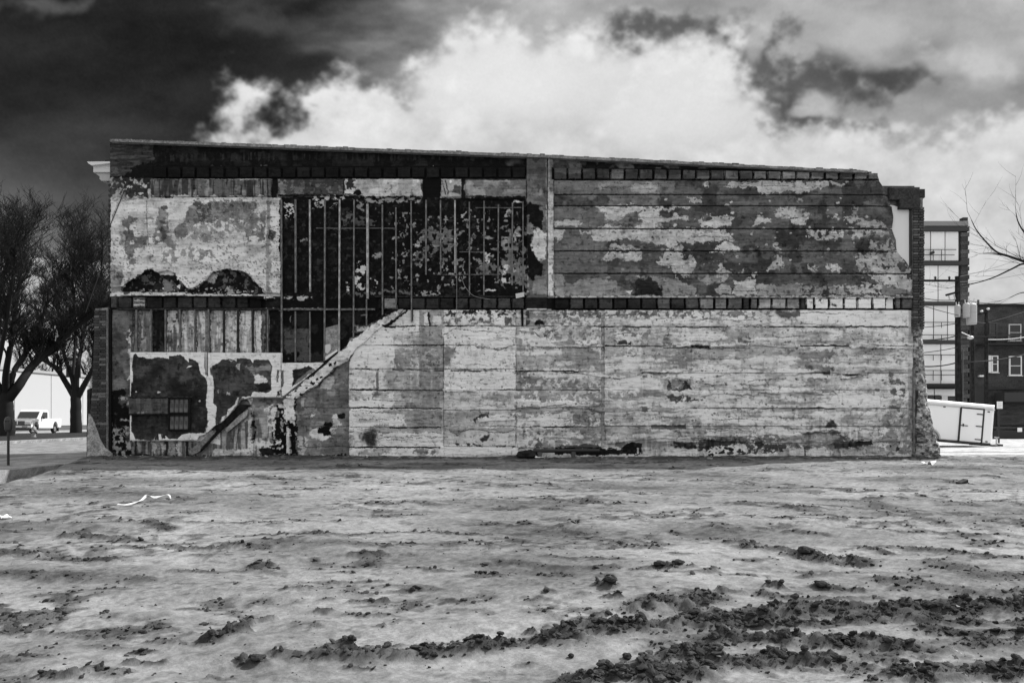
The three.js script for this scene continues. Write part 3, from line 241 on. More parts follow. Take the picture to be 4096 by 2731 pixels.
// grey wall between stair and boards
paint([1190, 1600, 1396, 1420, 1396, 1826, 1180, 1826], 84, { w: 3 }); paint(R(1180, 1430, 1396, 1826), 104, { n: ['i', 0.6, 0.1] }); paint(R(1180, 1560, 1396, 1650), 72, { n: ['i', 0.4, 0.14], w: 10 }); paint(cT(680, 780, 780, 740, 800, 800, 740, 890, 660, 880), 142, { w: 7 }); paint(cT(480, 960, 530, 980, 500, 1040, 470, 1060), 150, { w: 6 }); paint(cT(490, 1060, 620, 1060, 640, 1095, 500, 1095), 104, {}); paint(cT(590, 1200, 660, 1170, 700, 1190, 690, 1240, 600, 1240), 110, { w: 6 });
paint(cT(700, 1190, 750, 1170, 770, 1230, 740, 1310, 640, 1300, 620, 1260, 690, 1240), 10, { w: 6, h: -0.4 }); paint(cT(810, 1110, 880, 1100, 890, 1140, 830, 1150), 16, { w: 5, h: -0.3 }); paint(cT(780, 1110, 815, 1110, 830, 1170, 850, 1220, 800, 1240, 790, 1290, 740, 1295, 760, 1200), 156, { w: 6 }); paint(cT(560, 1250, 630, 1250, 640, 1290, 740, 1320, 690, 1360, 600, 1330, 540, 1325), 160, { w: 6 }); paint(oval(1253, 1661, 9, 8), 160, {}); paint(cT(440, 1310, 500, 1320, 540, 1400, 500, 1490, 430, 1490), 146, { w: 9, n: ['f', 0.3] }); paint(cT(560, 1240, 690, 1240, 560, 1260), 30, {}); paint(cT(490, 1370, 530, 1380, 500, 1410), 150, {}); for (const y of [1630, 1704, 1786]) line([1200, y, 1396, y + 2], 3, 56); paint(R(1330, 1740, 1396, 1790), 60, { n: ['i', 0.4], w: 10 });
// stair-string scar
const scar = cT(1330, 130, 1440, 130, 1400, 190, 1360, 220, 1300, 270, 1230, 300, 1150, 370, 1110, 410, 1050, 460, 1000, 500, 960, 560, 920, 620, 850, 660, 790, 690, 740, 740, 690, 790, 640, 850, 540, 890, 470, 950, 420, 980, 330, 960, 390, 900, 460, 870, 510, 790, 580, 770, 640, 710, 700, 660, 760, 600, 830, 530, 900, 500, 950, 420, 1020, 390, 1060, 330, 1120, 280, 1180, 230, 1250, 180);
paint(scar, 178, { w: 5 }); paint(scar, 198, { n: ['f', 0.52, 0.1] }); paint(scar, 140, { n: ['i', 0.66, 0.08] }); paint(cT(1130, 260, 1220, 250, 1230, 290, 1160, 340, 1100, 350), 104, { n: ['f', 0.52] }); spots(cT(330, 960, 640, 700, 700, 760, 460, 950), 34, 3, 8, 16); for (const [x, y] of [[755, 655], [800, 640], [600, 745]]) paint(cT(...oval(x, y, 12, 16)), 20, { w: 5 });
line(cT(1480, 140, 1400, 200, 1310, 270, 1240, 290, 1370, 300), 7, 30); line(cT(1110, 410, 1030, 480, 960, 570, 930, 620), 3, 50); line(cT(800, 690, 740, 750, 690, 790, 640, 850), 5, 60);
// lower left: mottled end strip, insulation between the studs, burnt bays
paint(R(430, 1234, 528, 1840), 56, { w: 3 }); paint(R(440, 1236, 526, 1560), 84, { n: ['i', 0.46, 0.14] }); paint(c3(440, 330, 470, 330, 470, 780, 430, 780), 150, { n: ['f', 0.5], w: 9 }); paint(c3(300, 900, 460, 900, 460, 970, 380, 960), 120, { n: ['f', 0.4], w: 9 }); paint(R(432, 1560, 526, 1840), 12, { w: 8, n: ['i', 0.34, 0.1] }); paint(R(440, 1680, 524, 1830), 110, { n: ['f', 0.68] }); paint(c3(330, 1180, 420, 1180, 400, 1230, 340, 1230), 130, { n: ['f', 0.45], w: 9 }); line([441, 1238, 436, 1580], 7, 8);  // the final dark line paints the shadow gap beside the pier
paint(R(526, 1236, 1134, 1414), 40, { w: 0 });
for (const [a, b, t, k] of [[532, 550, 70, 96], [552, 604, 108, 140], [610, 662, 24, 40], [666, 720, 92, 146], [726, 779, 150, 176], [784, 834, 124, 160], [840, 894, 150, 180], [900, 950, 176, 198], [956, 1010, 178, 200], [1014, 1022, 170, 180], [1024, 1042, 178, 196], [1046, 1076, 54, 92], [1078, 1132, 22, 34]]) { paint(R(a, 1242, b, 1412), t, { w: 5, w2: 3 }); paint(R(a, 1242, b, 1412), k, { n: ['i', 0.52, 0.1], w: 5 }); paint(R(a, 1242, b, 1412), t * 0.6, { n: ['f', 0.84, 0.05], w: 5 }); paint(R(a, 1242, b, 1412), t * 0.75, { n: ['v', 0.64, 0.12], w: 5 }); }
for (let k = 0; k < 60; k++) { const x = 726 + dots() * 290, y = 1250 + dots() * 155; line([x, y, x + 6 + dots() * 12, y + 6 + dots() * 8, x + 12 + dots() * 20, y - 3 + dots() * 8], 2, 104, { a: 0.7 }); }
paint(c3(1540, 240, 1560, 230, 1550, 540, 1530, 540), 196, { w: 4 }); paint([1128, 1236, 1596, 1236, 1480, 1310, 1400, 1372, 1300, 1446, 1128, 1460], 9, { w: 4 }); paint([1128, 1242, 1480, 1242, 1400, 1330, 1290, 1446, 1128, 1460], 30, { n: ['i', 0.56, 0.1] }); paint(cT(370, 190, 400, 190, 400, 270, 370, 280), 90, { n: ['f', 0.5] }); paint(cT(320, 300, 560, 320, 560, 620, 330, 620), 62, { n: ['i', 0.6] }); paint(cT(1030, 185, 1100, 185, 1100, 195, 1030, 200), 110, { w: 4 });
paint(R(430, 1184, 1130, 1238), 22, { w: 0 }); paint(c3(300, 40, 720, 40, 1100, 60, 1660, 80, 1680, 100, 1100, 80, 300, 62), 150, { w: 4, n: ['f', 0.36] }); paint(c3(480, 170, 1720, 175, 1720, 190, 480, 186), 140, { n: ['f', 0.46], w: 4 }); line(c3(1740, 180, 2091, 182, 2470, 184), 7, 110, { h: 0.2 });
// under the sheets, the panel by the stair, and the scorched patch
paint(R(526, 1758, 800, 1840), 58, { w: 4 }); paint(R(526, 1758, 800, 1840), 104, { n: ['v', 0.58, 0.1] }); for (const [x, t] of [[605, 130], [640, 120], [700, 140], [745, 100]]) paint([x, 1764, x + 22, 1764, x + 16, 1830, x + 4, 1800], t, { w: 9, n: ['f', 0.34] }); for (const x of [536, 660, 742]) paint(R(x, 1760, x + 10, 1838), 30, { w: 3 }); paint(R(526, 1822, 1400, 1844), 24, { n: ['f', 0.34], w: 8 });
paint([860, 1826, 1010, 1640, 1010, 1826], 128, { w: 3 }); paint(R(830, 1620, 1012, 1826), 128, { w: 0, n: ['v', 0.4, 0.2], a: 0.6 }); paint(R(850, 1690, 1000, 1800), 72, { n: ['v', 0.54, 0.08] }); paint(R(992, 1630, 1012, 1800), 158, { w: 3 }); paint(R(850, 1800, 1012, 1826), 150, { w: 6, n: ['f', 0.3] });
paint(R(1006, 1588, 1186, 1820), 84, { w: 2 }); paint(R(1006, 1588, 1130, 1660), 104, { n: ['i', 0.5], w: 5 }); paint(R(1006, 1620, 1186, 1820), 130, { n: ['v', 0.56, 0.1] }); paint(cS(1800, 830, 1960, 830, 1960, 1000, 1800, 1000), 120, { w: 7 }); paint(cS(1760, 830, 1800, 830, 1790, 1420, 1755, 1420), 20, { n: ['f', 0.5], w: 8 });
paint([1100, 1640, 1140, 1600, 1186, 1590, 1186, 1820, 1080, 1820, 1090, 1700], 8, { w: 8, n: ['f', 0.36, 0.05] }); paint(cS(2160, 740, 2335, 640, 2335, 1080, 2260, 1050, 2180, 1000, 2190, 860), 198, { w: 7, h: 0.2 }); paint(cS(1900, 840, 2180, 800, 2160, 950, 2000, 960, 1960, 920), 190, { w: 9, n: ['f', 0.34, 0.04] }); paint(cS(1960, 960, 2050, 960, 2060, 1250, 1980, 1220), 186, { w: 8, n: ['f', 0.44, 0.04] }); paint(cS(1760, 1270, 1980, 1330, 2160, 1290, 2160, 1400, 1760, 1420), 186, { w: 10, n: ['f', 0.46, 0.04] }); paint(cS(2230, 1080, 2280, 1080, 2280, 1440, 2220, 1440), 168, { w: 4 }); paint(cS(2260, 1020, 2335, 1080, 2330, 1440, 2280, 1440), 10, { w: 7 }); paint(cS(1870, 1390, 2030, 1390, 2030, 1500, 1870, 1500), 20, { w: 8 }); paint(cS(1500, 1420, 1740, 1370, 1740, 1420, 1560, 1440), 176, { w: 4 });
// plasterboard sheets with their torn facing
paint(R(524, 1408, 826, 1764), 206, { w: 0 }); paint(R(834, 1410, 1128, 1592), 208, { w: 0 }); paint([818, 1500, 864, 1500, 880, 1780, 800, 1764], 206, { w: 0 }); paint([1126, 1450, 1304, 1450, 1262, 1484, 1142, 1580, 1126, 1590], 206, { w: 0 });
paint(cS(195, 125, 225, 118, 270, 165, 450, 185, 540, 172, 665, 188, 670, 150, 830, 135, 880, 180, 930, 240, 940, 180, 990, 200, 1060, 250, 1090, 380, 1155, 440, 1185, 560, 1170, 700, 1165, 800, 1190, 900, 1160, 1050, 1145, 1180, 940, 1175, 860, 1190, 780, 1255, 670, 1255, 640, 1215, 560, 1180, 490, 1215, 462, 1260, 220, 1255, 200, 1200, 165, 1150, 168, 700, 165, 640, 185, 460, 175, 300, 185, 180), 36, { w: 2 });
paint(cS(300, 260, 800, 300, 1000, 380, 1040, 520, 500, 520, 240, 480), 54, { n: ['i', 0.36, 0.3], w: 16 }); paint(cS(180, 150, 1150, 440, 1180, 1160, 180, 1240), 28, { n: ['i', 0.58, 0.25] }); for (const [x, y, r] of [[240, 618, 13], [535, 630, 18], [1088, 757, 14]]) paint(cS(...oval(x, y, r * 1.2, r, 7)), 170, { w: 3 }); paint(cS(905, 318, 940, 275, 985, 280, 950, 305), 205, { w: 2 }); line(cS(1000, 160, 1100, 150), 2, 150);
paint(cS(1245, 280, 1330, 235, 1380, 195, 1420, 200, 1480, 190, 1570, 220, 1575, 180, 1700, 180, 1760, 195, 1795, 240, 1805, 195, 2000, 205, 2045, 280, 2030, 400, 2035, 600, 1960, 650, 1900, 630, 1780, 625, 1765, 690, 1650, 690, 1570, 750, 1550, 800, 1460, 860, 1440, 930, 1370, 970, 1340, 1040, 1290, 1060, 1285, 980, 1310, 830, 1260, 780, 1265, 680, 1280, 570, 1250, 400), 44, { w: 2 }); paint(cS(1250, 300, 2030, 300, 2030, 600, 1280, 640), 60, { n: ['i', 0.44, 0.3], w: 14 }); paint(cS(1700, 300, 2030, 260, 2030, 400, 1800, 420), 104, { n: ['h', 0.46, 0.14], w: 10 });
paint(cS(1810, 410, 1920, 400, 1990, 470, 1990, 520, 1880, 510, 1820, 520), 176, { w: 6 }); paint(cS(1840, 540, 1900, 505, 1990, 510, 2030, 560, 1960, 640, 1890, 630), 28, { w: 6 }); paint(cS(...oval(1590, 300, 32, 48)), 140, { w: 6 }); paint(cS(...oval(1582, 290, 10, 16)), 30, {}); paint(cS(...oval(1485, 225, 22, 9)), 170, {}); paint(cS(...oval(1330, 625, 18, 30)), 120, {}); paint(cS(...oval(1460, 625, 32, 24)), 150, { n: ['f', 0.3] });
line(cS(2125, 330, 2110, 420, 2115, 500), 8, 80); line(cS(2178, 350, 2170, 480, 2172, 560), 9, 70); paint(cS(2120, 620, 2150, 610, 2140, 690, 2110, 690), 30, {}); paint([1174, 1486, 1240, 1466, 1254, 1480, 1220, 1510, 1175, 1545, 1172, 1510], 30, { w: 4 }); paint(cT(440, 800, 600, 690, 620, 700, 430, 850), 90, { w: 3 });
paint(cS(462, 1262, 490, 1215, 520, 1190, 560, 1180, 600, 1190, 640, 1215, 672, 1262), 206, { w: 1 }); paint(cS(146, 1262, 165, 1150, 200, 1200, 222, 1262), 206, { w: 1 }); paint(cS(770, 1262, 860, 1190, 940, 1172, 1050, 1190, 1062, 1262), 200, { w: 1 }); paint(cS(1070, 1185, 1150, 1178, 1165, 1195, 1110, 1225), 206, { w: 1 }); paint(cS(1440, 935, 1450, 860, 1540, 800, 1560, 740, 1580, 700, 1600, 700, 1580, 790, 1500, 880, 1450, 950), 196, { w: 1 }); paint(cS(1365, 1020, 1370, 960, 1410, 950, 1405, 1000), 196, { w: 1 }); paint(cS(1650, 690, 1770, 695, 1740, 800, 1700, 740), 190, { w: 1 });
// boarded hatch and the wide board beside it
paint(cS(140, 685, 1000, 680, 990, 715, 960, 1160, 680, 1160, 680, 925, 140, 925), 34, { w: 2 }); paint(cS(145, 715, 680, 715, 680, 915, 145, 915), 54, { w: 2 }); paint(cS(145, 715, 680, 715, 680, 915, 145, 915), 66, { n: ['v', 0.56, 0.1] }); line(cS(160, 700, 960, 690), 4, 96, { n: ['f', 0.4] }); paint(cS(270, 880, 380, 890, 380, 905, 270, 905), 100, { n: ['v', 0.5] }); paint(cS(170, 930, 670, 935, 660, 1240, 230, 1250), 38, { n: ['v', 0.45, 0.1] });
// broad grey washes that ran down the boards
for (const [x0, y0, x1, y1, t, a] of [[1590, 1345, 1690, 1640, 116, 0.55], [1676, 1420, 1774, 1720, 100, 0.5], [2640, 1390, 2780, 1560, 98, 0.55], [3210, 1480, 3330, 1560, 100, 0.5], [2066, 1390, 2190, 1480, 118, 0.4], [2860, 1330, 3010, 1400, 104, 0.45], [3100, 1640, 3320, 1770, 84, 0.5], [2330, 1500, 2400, 1640, 116, 0.4], [1790, 1570, 2060, 1610, 124, 0.4], [3480, 1540, 3560, 1640, 104, 0.45], [2560, 1740, 3000, 1800, 70, 0.5], [3300, 1730, 3520, 1800, 74, 0.5], [2440, 1650, 2560, 1760, 128, 0.35]]) paint(R(x0, y0, x1, y1), t, { w: 18, soft: 26, n: ['v', 0.25, 0.4], a });
for (const [x0, y0, x1, y1] of [[1410, 1310, 1570, 1470], [1800, 1310, 2050, 1380], [1820, 1480, 2050, 1555], [2440, 1500, 2640, 1565], [2800, 1560, 3200, 1625], [2800, 1640, 3080, 1690], [3220, 1250, 3640, 1300], [3330, 1590, 3560, 1640]]) paint(R(x0, y0, x1, y1), 210, { w: 14, soft: 12, n: ['h', 0.3, 0.3], a: 0.7 });
// cracks that wander along the boards, and small scabs where the coat is lost
{
  const crack = (x, y, len, slope, tone, width) => { const p = [x, y]; for (let d = 0; d < len; d += 9) p.push(x + d, (y += (dots() - 0.5) * 4.5 + slope)); line(p, width, tone, { w: 3, a: 0.85 }); };
  for (let k = 0; k < 150; k++) crack(2070 + dots() * 1450, 1250 + dots() * 500, 30 + dots() * dots() * 260, (dots() - 0.5) * 0.6, 60 + dots() * 50, 1.8 + dots() * 1.4);
  for (let k = 0; k < 60; k++) crack(1400 + dots() * 620, 1250 + dots() * 540, 20 + dots() * dots() * 200, (dots() - 0.5) * 0.6, 70 + dots() * 50, 1.6 + dots());
  for (let k = 0; k < 40; k++) crack(2230 + dots() * 1200, 730 + dots() * 440, 30 + dots() * 160, (dots() - 0.5) * 0.5, 40 + dots() * 20, 1.8);
  for (let k = 0; k < 90; k++) { const x = 2080 + dots() * 1500, y = 1260 + dots() * 520; paint(oval(x, y, 24 + dots() * 110, 4 + dots() * 9, 12), 100 + dots() * 40, { w: 9, w2: 5, soft: 5, n: ['h', 0.4, 0.25], a: 0.75 }); }
  for (let k = 0; k < 70; k++) { const x = 2080 + dots() * 1500, y = 1260 + dots() * 500; paint(oval(x, y, 24 + dots() * 120, 4 + dots() * 8, 12), 198 + dots() * 14, { w: 9, w2: 5, soft: 4, n: ['h', 0.4, 0.25], a: 0.8, h: 0.08 }); }
  spots(R(1400, 1300, 2060, 1780), 260, 1.2, 4.5, 84, { a: 0.85 }); spots(R(2066, 1260, 3600, 1760), 520, 1.2, 5, 70, { a: 0.85 }); spots(R(450, 800, 1120, 1080), 120, 1.2, 4, 110, { a: 0.8 });
  for (let k = 0; k < 70; k++) { const x = 1400 + dots() * 2200, y = 1260 + dots() * 420, l = 14 + dots() * 60; line([x, y, x + (dots() - 0.5) * 4, y + l], 2 + dots() * 3, 110 + dots() * 30, { a: 0.45, h: 0 }); }
}
// the two rows of joist pockets: shade in the pockets painted black, blocks of differing tone between them
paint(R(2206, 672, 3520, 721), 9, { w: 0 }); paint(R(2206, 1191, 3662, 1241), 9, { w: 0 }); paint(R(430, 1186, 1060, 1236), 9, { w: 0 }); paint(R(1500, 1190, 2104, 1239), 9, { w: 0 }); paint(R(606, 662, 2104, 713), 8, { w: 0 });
for (let k = 0, x = 2213; x < 3515; x += 57.1, k++) { const t = 44 + 26 * smooth(2500, 3200, x) + 30 * (noise(k * 1.7, 5) - 0.4), y = 674 + (x - 2200) * 0.0155; paint(R(x + 4, y - 3, Math.min(x + 53, 3518), 718), t, { w: 2 }); paint(R(x + 3, y, x + 54, 718), t * 1.35, { n: ['h', 0.55, 0.1], w: 4 }); }
for (let k = 0, x = 612; x < 2100; x += 57.4, k++) paint(R(x + 3, 668, x + 54, 711), 14 + 10 * noise(k * 2.3, 8), { w: 2 });
{ const xs = [2216, 2279, 2336, 2393, 2452, 2508, 2565, 2627, 2683, 2739, 2797, 2856, 2908, 2970, 2998, 3031, 3085, 3145, 3222, 3255, 3315, 3374, 3428, 3487, 3543, 3580, 3604, 3652], ts = [22, 44, 30, 40, 28, 30, 36, 62, 36, 50, 92, 96, 78, 48, 70, 104, 100, 96, 206, 204, 208, 206, 204, 208, 206, 70, 66, 60]; for (let k = 0; k + 1 < xs.length; k++) { paint(R(xs[k] + 4.5, 1193, xs[k + 1] - 4.5, 1234), ts[k], { w: 1 }); paint(R(xs[k] + 4.5, 1194, xs[k + 1] - 4.5, 1233), ts[k] * 1.22, { n: ['h', 0.55, 0.1], w: 3 }); } paint(R(3198, 1192, 3224, 1238), 46, { w: 4 }); for (const [x, y] of [[3280, 1204], [3330, 1222], [3440, 1200]]) paint(oval(x, y, 9, 6), 70, { n: ['f', 0.4] }); }
for (const [x0, x1, t] of [[444, 470, 60], [474, 527, 46], [534, 583, 90], [590, 650, 26], [655, 706, 34], [712, 769, 40], [775, 827, 46], [833, 883, 40], [889, 943, 34], [949, 994, 30]]) paint(R(x0, 1189, x1, 1233), t, { w: 2 }); for (let k = 0; k < 5; k++) line([536, 1196 + k * 8, 582, 1196 + k * 8], 3, k % 2 ? 150 : 40);
for (const [x0, x1, t] of [[1512, 1531, 20], [1537, 1586, 100], [1593, 1642, 24], [1648, 1700, 40], [1705, 1756, 36], [1762, 1815, 26], [1821, 1873, 46], [1879, 1927, 44], [1933, 1987, 44], [1993, 2043, 50], [2049, 2098, 46]]) paint(R(x0, 1193, x1, 1235), t, { w: 3 });
// overall grain, fine stains, brush streaks
{ const r = rng(5); for (let k = 0; k < TW * TH; k++) { const t = coat[k], amp = 0.05 + t / 255; coat[k] = Math.max(4, t + ((NF.f[(k + 91 * TW) % (TW * TH)] - 0.5) * 26 + (VX[(k + 57 * TW) % (TW * TH)] - 0.5) * 26 + (NF.i[(k + 333 * TW) % (TW * TH)] - 0.5) * 44 + (NF.h[(k + 401 * TW) % (TW * TH)] - 0.5) * 40 + (NF.s[(k + 131 * TW) % (TW * TH)] - 0.5) * 40 + (NF.v[(k + 291 * TW) % (TW * TH)] - 0.5) * 16 + (r() - 0.5) * 40 - 60 * smooth(0.86, 0.98, VY[(k + 211 * TW) % (TW * TH)])) * amp); } }
const albedo = (tone) => { let a = lin(tone) / SHADE; return a > 0.55 ? 0.55 + 0.33 * (1 - Math.exp(-(a - 0.55) / 0.33)) : Math.max(a, 0.008); };
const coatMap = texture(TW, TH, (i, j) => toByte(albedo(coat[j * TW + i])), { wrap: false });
const reliefMap = texture(TW, TH, (i, j) => { const k = j * TW + i; return 255 * clamp(0.35 + 0.35 * relief[k] + 0.16 * (NF.f[k] - 0.5) + 0.16 * (NF.s[k] - 0.5) + 0.12 * (coat[k] / 255 - 0.5), 0, 1); }, { srgb: false, wrap: false });
const M = {};
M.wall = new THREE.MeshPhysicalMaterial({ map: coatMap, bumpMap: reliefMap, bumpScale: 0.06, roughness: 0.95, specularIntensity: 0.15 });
function wallUV(g) { const p = g.attributes.position, uv = new Float32Array(p.count * 2); for (let i = 0; i < p.count; i++) { uv[i * 2] = (p.getX(i) * PXM + 2048 - TX0) / (TX1 - TX0); uv[i * 2 + 1] = (TY1 - (HORIZON - (p.getY(i) - EYE) * PXM)) / (TY1 - TY0); } g.setAttribute('uv', new THREE.BufferAttribute(uv, 2)); return g; }

// ---------------------------------------------------------------- the derelict building
M.wood = new THREE.MeshPhysicalMaterial({ specularIntensity: 0.2, color: grey(0.42), roughness: 0.9, map: texture(64, 512, (i, j) => 150 + 90 * (tiling(i / 4, j / 64, 8) - 0.5) + 70 * (tiling(i / 8, j / 10, 8) - 0.5)) });
M.woodPale = M.wood.clone(); M.woodPale.color = grey(0.95); M.woodDark = M.wood.clone(); M.woodDark.color = grey(0.1); M.woodChar = M.wood.clone(); M.woodChar.color = grey(0.035);
const brickGrain = texture(256, 256, (i, j) => 185 + 70 * (tiling(i / 8, j / 8, 32) - 0.5) + 60 * (tiling(i / 32, j / 32, 8) - 0.5));
M.brick = [0.045, 0.07, 0.1, 0.16].map((v) => new THREE.MeshPhysicalMaterial({ specularIntensity: 0.2, color: grey(v * 1.7), roughness: 0.95, map: brickGrain }));
M.mortar = new THREE.MeshPhysicalMaterial({ specularIntensity: 0.2, color: grey(0.34), roughness: 1, map: brickGrain });
M.tar = plain(0.02, 0.9); M.roof = plain(0.09, 0.95); M.cornice = plain(0.8, 0.8); M.coping = [0.12, 0.24, 0.42].map((v) => plain(v, 0.95, { map: brickGrain }));
M.rubble = plain(0.33, 1, { map: brickGrain }); M.iron = plain(0.03, 0.6, { metalness: 0.4 }); M.concrete = plain(0.14, 0.95, { map: brickGrain });
const house = thing('derelict_building', 'long derelict two-storey building with a scarred, burnt and flaking party wall', 'building', [0, 0, 0]);
const W = (...p) => p.map((v, i) => i % 2 ? wy(v) : wx(v));
const B0 = -9.5;                                                // back of the building
{ // body: the masonry behind the wall's face, and the roof
  const outline = W(452, 1890, 452, 566, 2180, 628, 3460, 692, 3500, 704, 3506, 724, 3560, 740, 3560, 1890);
  part('body', extrude(outline, 9.2).translate(0, 0, B0), M.mortar, house);
  part('roof', extrude(W(3506, 724, 3512, 716, 3600, 730, 3655, 751, 3690, 768, 3690, 778, 3560, 778), 9.0).translate(0, 0, B0), M.roof, house);
  part('rear_wall', extrude(W(3560, 778, 3686, 778, 3686, 1890, 3560, 1890), 9.0).translate(0, 0, B0 - 0.05), M.mortar, house);
}
{ // the coated face: a sheet that follows the flakes, pits and hollows of the coat
  const x0 = 436, x1 = 3662, y0 = 552, y1 = 1884, nx = 520, ny = 214, pos = [], idx = [], top = (px) => px < 2180 ? 562 + (px - 444) * 0.0375 : 627 + (px - 2180) * 0.0505;
  for (let j = 0; j <= ny; j++) for (let i = 0; i <= nx; i++) {
    const px = x0 + (x1 - x0) * i / nx; let t = Math.max(top(px), px > 3514 ? 716 : 0); if (px > 3520) t = 742; const py = t + (y1 - t) * j / ny;
    const k = clamp(Math.round((TY1 - py) * TSY), 0, TH - 1) * TW + clamp(Math.round((px - TX0) * TS), 0, TW - 1);
    pos.push(wx(px), wy(py), -0.03 + 0.035 * (relief[k] - 0.5) + 0.012 * (NF.i[k] - 0.5) + 0.03 * (fbm(px * 0.004, py * 0.004, 3) - 0.5));
  }
  for (let j = 0; j < ny; j++) for (let i = 0; i < nx; i++) { const a = j * (nx + 1) + i, b = a + nx + 1; idx.push(a, b, a + 1, b, b + 1, a + 1); }
  const g = new THREE.BufferGeometry(); g.setAttribute('position', new THREE.Float32BufferAttribute(pos, 3)); g.setIndex(idx); wallUV(g); g.computeVertexNormals();
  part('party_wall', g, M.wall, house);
}
// a slab of the coat with ragged edges, standing proud of the wall
function slab(name, px, z, thick, { rag = 3, step = 13, material = M.wall, bevel = 0.006, parent = house, label, seed = 0 } = {}) {
  const out = [];
  for (let i = 0, n = px.length; i < n; i += 2) {
    const ax = px[i], ay = px[i + 1], bx = px[(i + 2) % n], by = px[(i + 3) % n], l = Math.hypot(bx - ax, by - ay), k = rag ? Math.max(1, Math.round(l / step)) : 1, nx = (by - ay) / (l || 1), ny = -(bx - ax) / (l || 1);
    for (let s = 0; s < k; s++) { const t = s / k, x = ax + (bx - ax) * t, y = ay + (by - ay) * t, j = s ? (fbm(x * 0.045 + seed, y * 0.045 + 7, 4) - 0.5) * 4 * rag : 0; out.push(wx(x + nx * j), wy(y + ny * j)); }
  }
  const g = extrude(out, thick, bevel).translate(0, 0, z); if (material === M.wall) wallUV(g); const m = part(name, g, material, parent);
  if (label) m.userData.label = label; return m;
}
// plaster courses, upper right; their right ends are broken off
{
  const ends = [[3516, 3541], [3541, 3562], [3566, 3568], [3568, 3587], [3588, 3652], [3655, 3660]], ys = [723, 777, 781, 822, 826, 913, 917, 1002, 1007, 1092, 1097, 1185];
  for (let k = 0; k < 6; k++) slab('plaster_course', [2216, ys[2 * k], ends[k][0], ys[2 * k], (ends[k][0] + ends[k][1]) / 2 + 6, (ys[2 * k] + ys[2 * k + 1]) / 2, ends[k][1], ys[2 * k + 1], 2216, ys[2 * k + 1]], -0.012, 0.036 + 0.005 * (k % 3), { rag: 1.3, seed: k * 9 });
}
// board courses of the lower storey, section by section, with open joints
const boards = (x0, x1, ys, z, rag, seed) => { for (let k = 0; k + 1 < ys.length; k++) slab('board_course', [x0, ys[k] + 1.1, x1, ys[k] + 1.1, x1, ys[k + 1] - 1.1, x0, ys[k + 1] - 1.1], -0.014, z + 0.006 * ((k * 7 + seed) % 4), { rag, seed: seed + k * 5 }); };
boards(1397, 1774, [1304, 1381, 1475, 1559, 1632, 1709, 1788, 1834], 0.03, 0.9, 3);
boards(1776, 2063, [1240, 1302, 1380, 1476, 1559, 1640, 1704, 1784], 0.034, 1.2, 41);
boards(2065, 2404, [1242, 1304, 1382, 1486, 1560, 1634, 1708, 1790], 0.028, 1.6, 77);
boards(2418, 3634, [1240, 1306, 1384, 1492, 1560, 1633, 1704], 0.03, 1.3, 115);
slab('board_course', [2422, 1707, 3628, 1707, 3628, 1762, 3300, 1770, 2960, 1768, 2640, 1752, 2560, 1760, 2422, 1776], -0.014, 0.034, { rag: 2.6, seed: 9 });
{ // flakes of a thicker coat that still cling to the boards, broken along their lower edges
  const flakes2 = [c4(1366, 430, 1400, 402, 1520, 397, 1668, 402, 1672, 462, 1610, 476, 1490, 486, 1400, 472, 1368, 452), c4(1112, 792, 1390, 800, 1380, 820, 1300, 815, 1260, 822, 1130, 818), c6(-120, 452, 60, 470, 240, 475, 250, 497, 130, 498, 90, 508, -60, 500, -120, 480), c6(40, 714, 240, 704, 440, 700, 560, 708, 520, 732, 440, 748, 380, 764, 280, 752, 170, 742, 100, 728), c6(562, 664, 690, 690, 758, 712, 562, 706), c6(1040, 880, 1260, 860, 1500, 865, 1820, 850, 2060, 860, 2070, 898, 1820, 874, 1700, 888, 1560, 880, 1500, 908, 1440, 888, 1400, 903, 1260, 884, 1150, 890, 1045, 914), c6(1570, 482, 1690, 470, 1880, 478, 1890, 492, 1800, 506, 1690, 502), c6(1130, 482, 1300, 474, 1460, 470, 1462, 486, 1300, 494, 1132, 498), c6(745, 494, 860, 482, 975, 474, 975, 490, 860, 500), c8(400, 378, 640, 384, 860, 390, 930, 420, 860, 404, 700, 402, 560, 404, 420, 404), c4(1390, 1032, 1480, 1006, 1688, 988, 1688, 1038, 1540, 1043, 1400, 1058), c4(1130, 1092, 1330, 1072, 1480, 1100, 1690, 1086, 1690, 1110, 1600, 1138, 1520, 1110, 1330, 1110, 1260, 1130, 1240, 1158, 1180, 1120), c4(1760, 352, 1900, 392, 2080, 442, 2250, 468, 2080, 470, 1800, 478), c4(1720, 888, 2100, 896, 2352, 904, 2352, 930, 2000, 936, 1720, 940), c6(2222, 722, 2300, 720, 2380, 712, 2440, 700, 2430, 730, 2300, 768, 2224, 764), c6(100, 1002, 560, 1000, 900, 1002, 936, 1010, 840, 1042, 560, 1030, 200, 1038), c6(1090, 1192, 1180, 1182, 1380, 1176, 1410, 1210, 1400, 1248, 1090, 1240), c8(345, 630, 430, 655, 510, 628, 600, 596, 620, 560, 430, 580, 300, 610)];
  flakes2.forEach((p, k) => slab('plaster_flake', p, 0.0, 0.06 + 0.008 * (k % 3), { rag: 1.7, step: 9, seed: k * 13, bevel: 0.01 }));
}
slab('skirting_board', [1762, 1787, 2074, 1790, 2074, 1830, 1762, 1830], 0.0, 0.06, { rag: 0.8 });
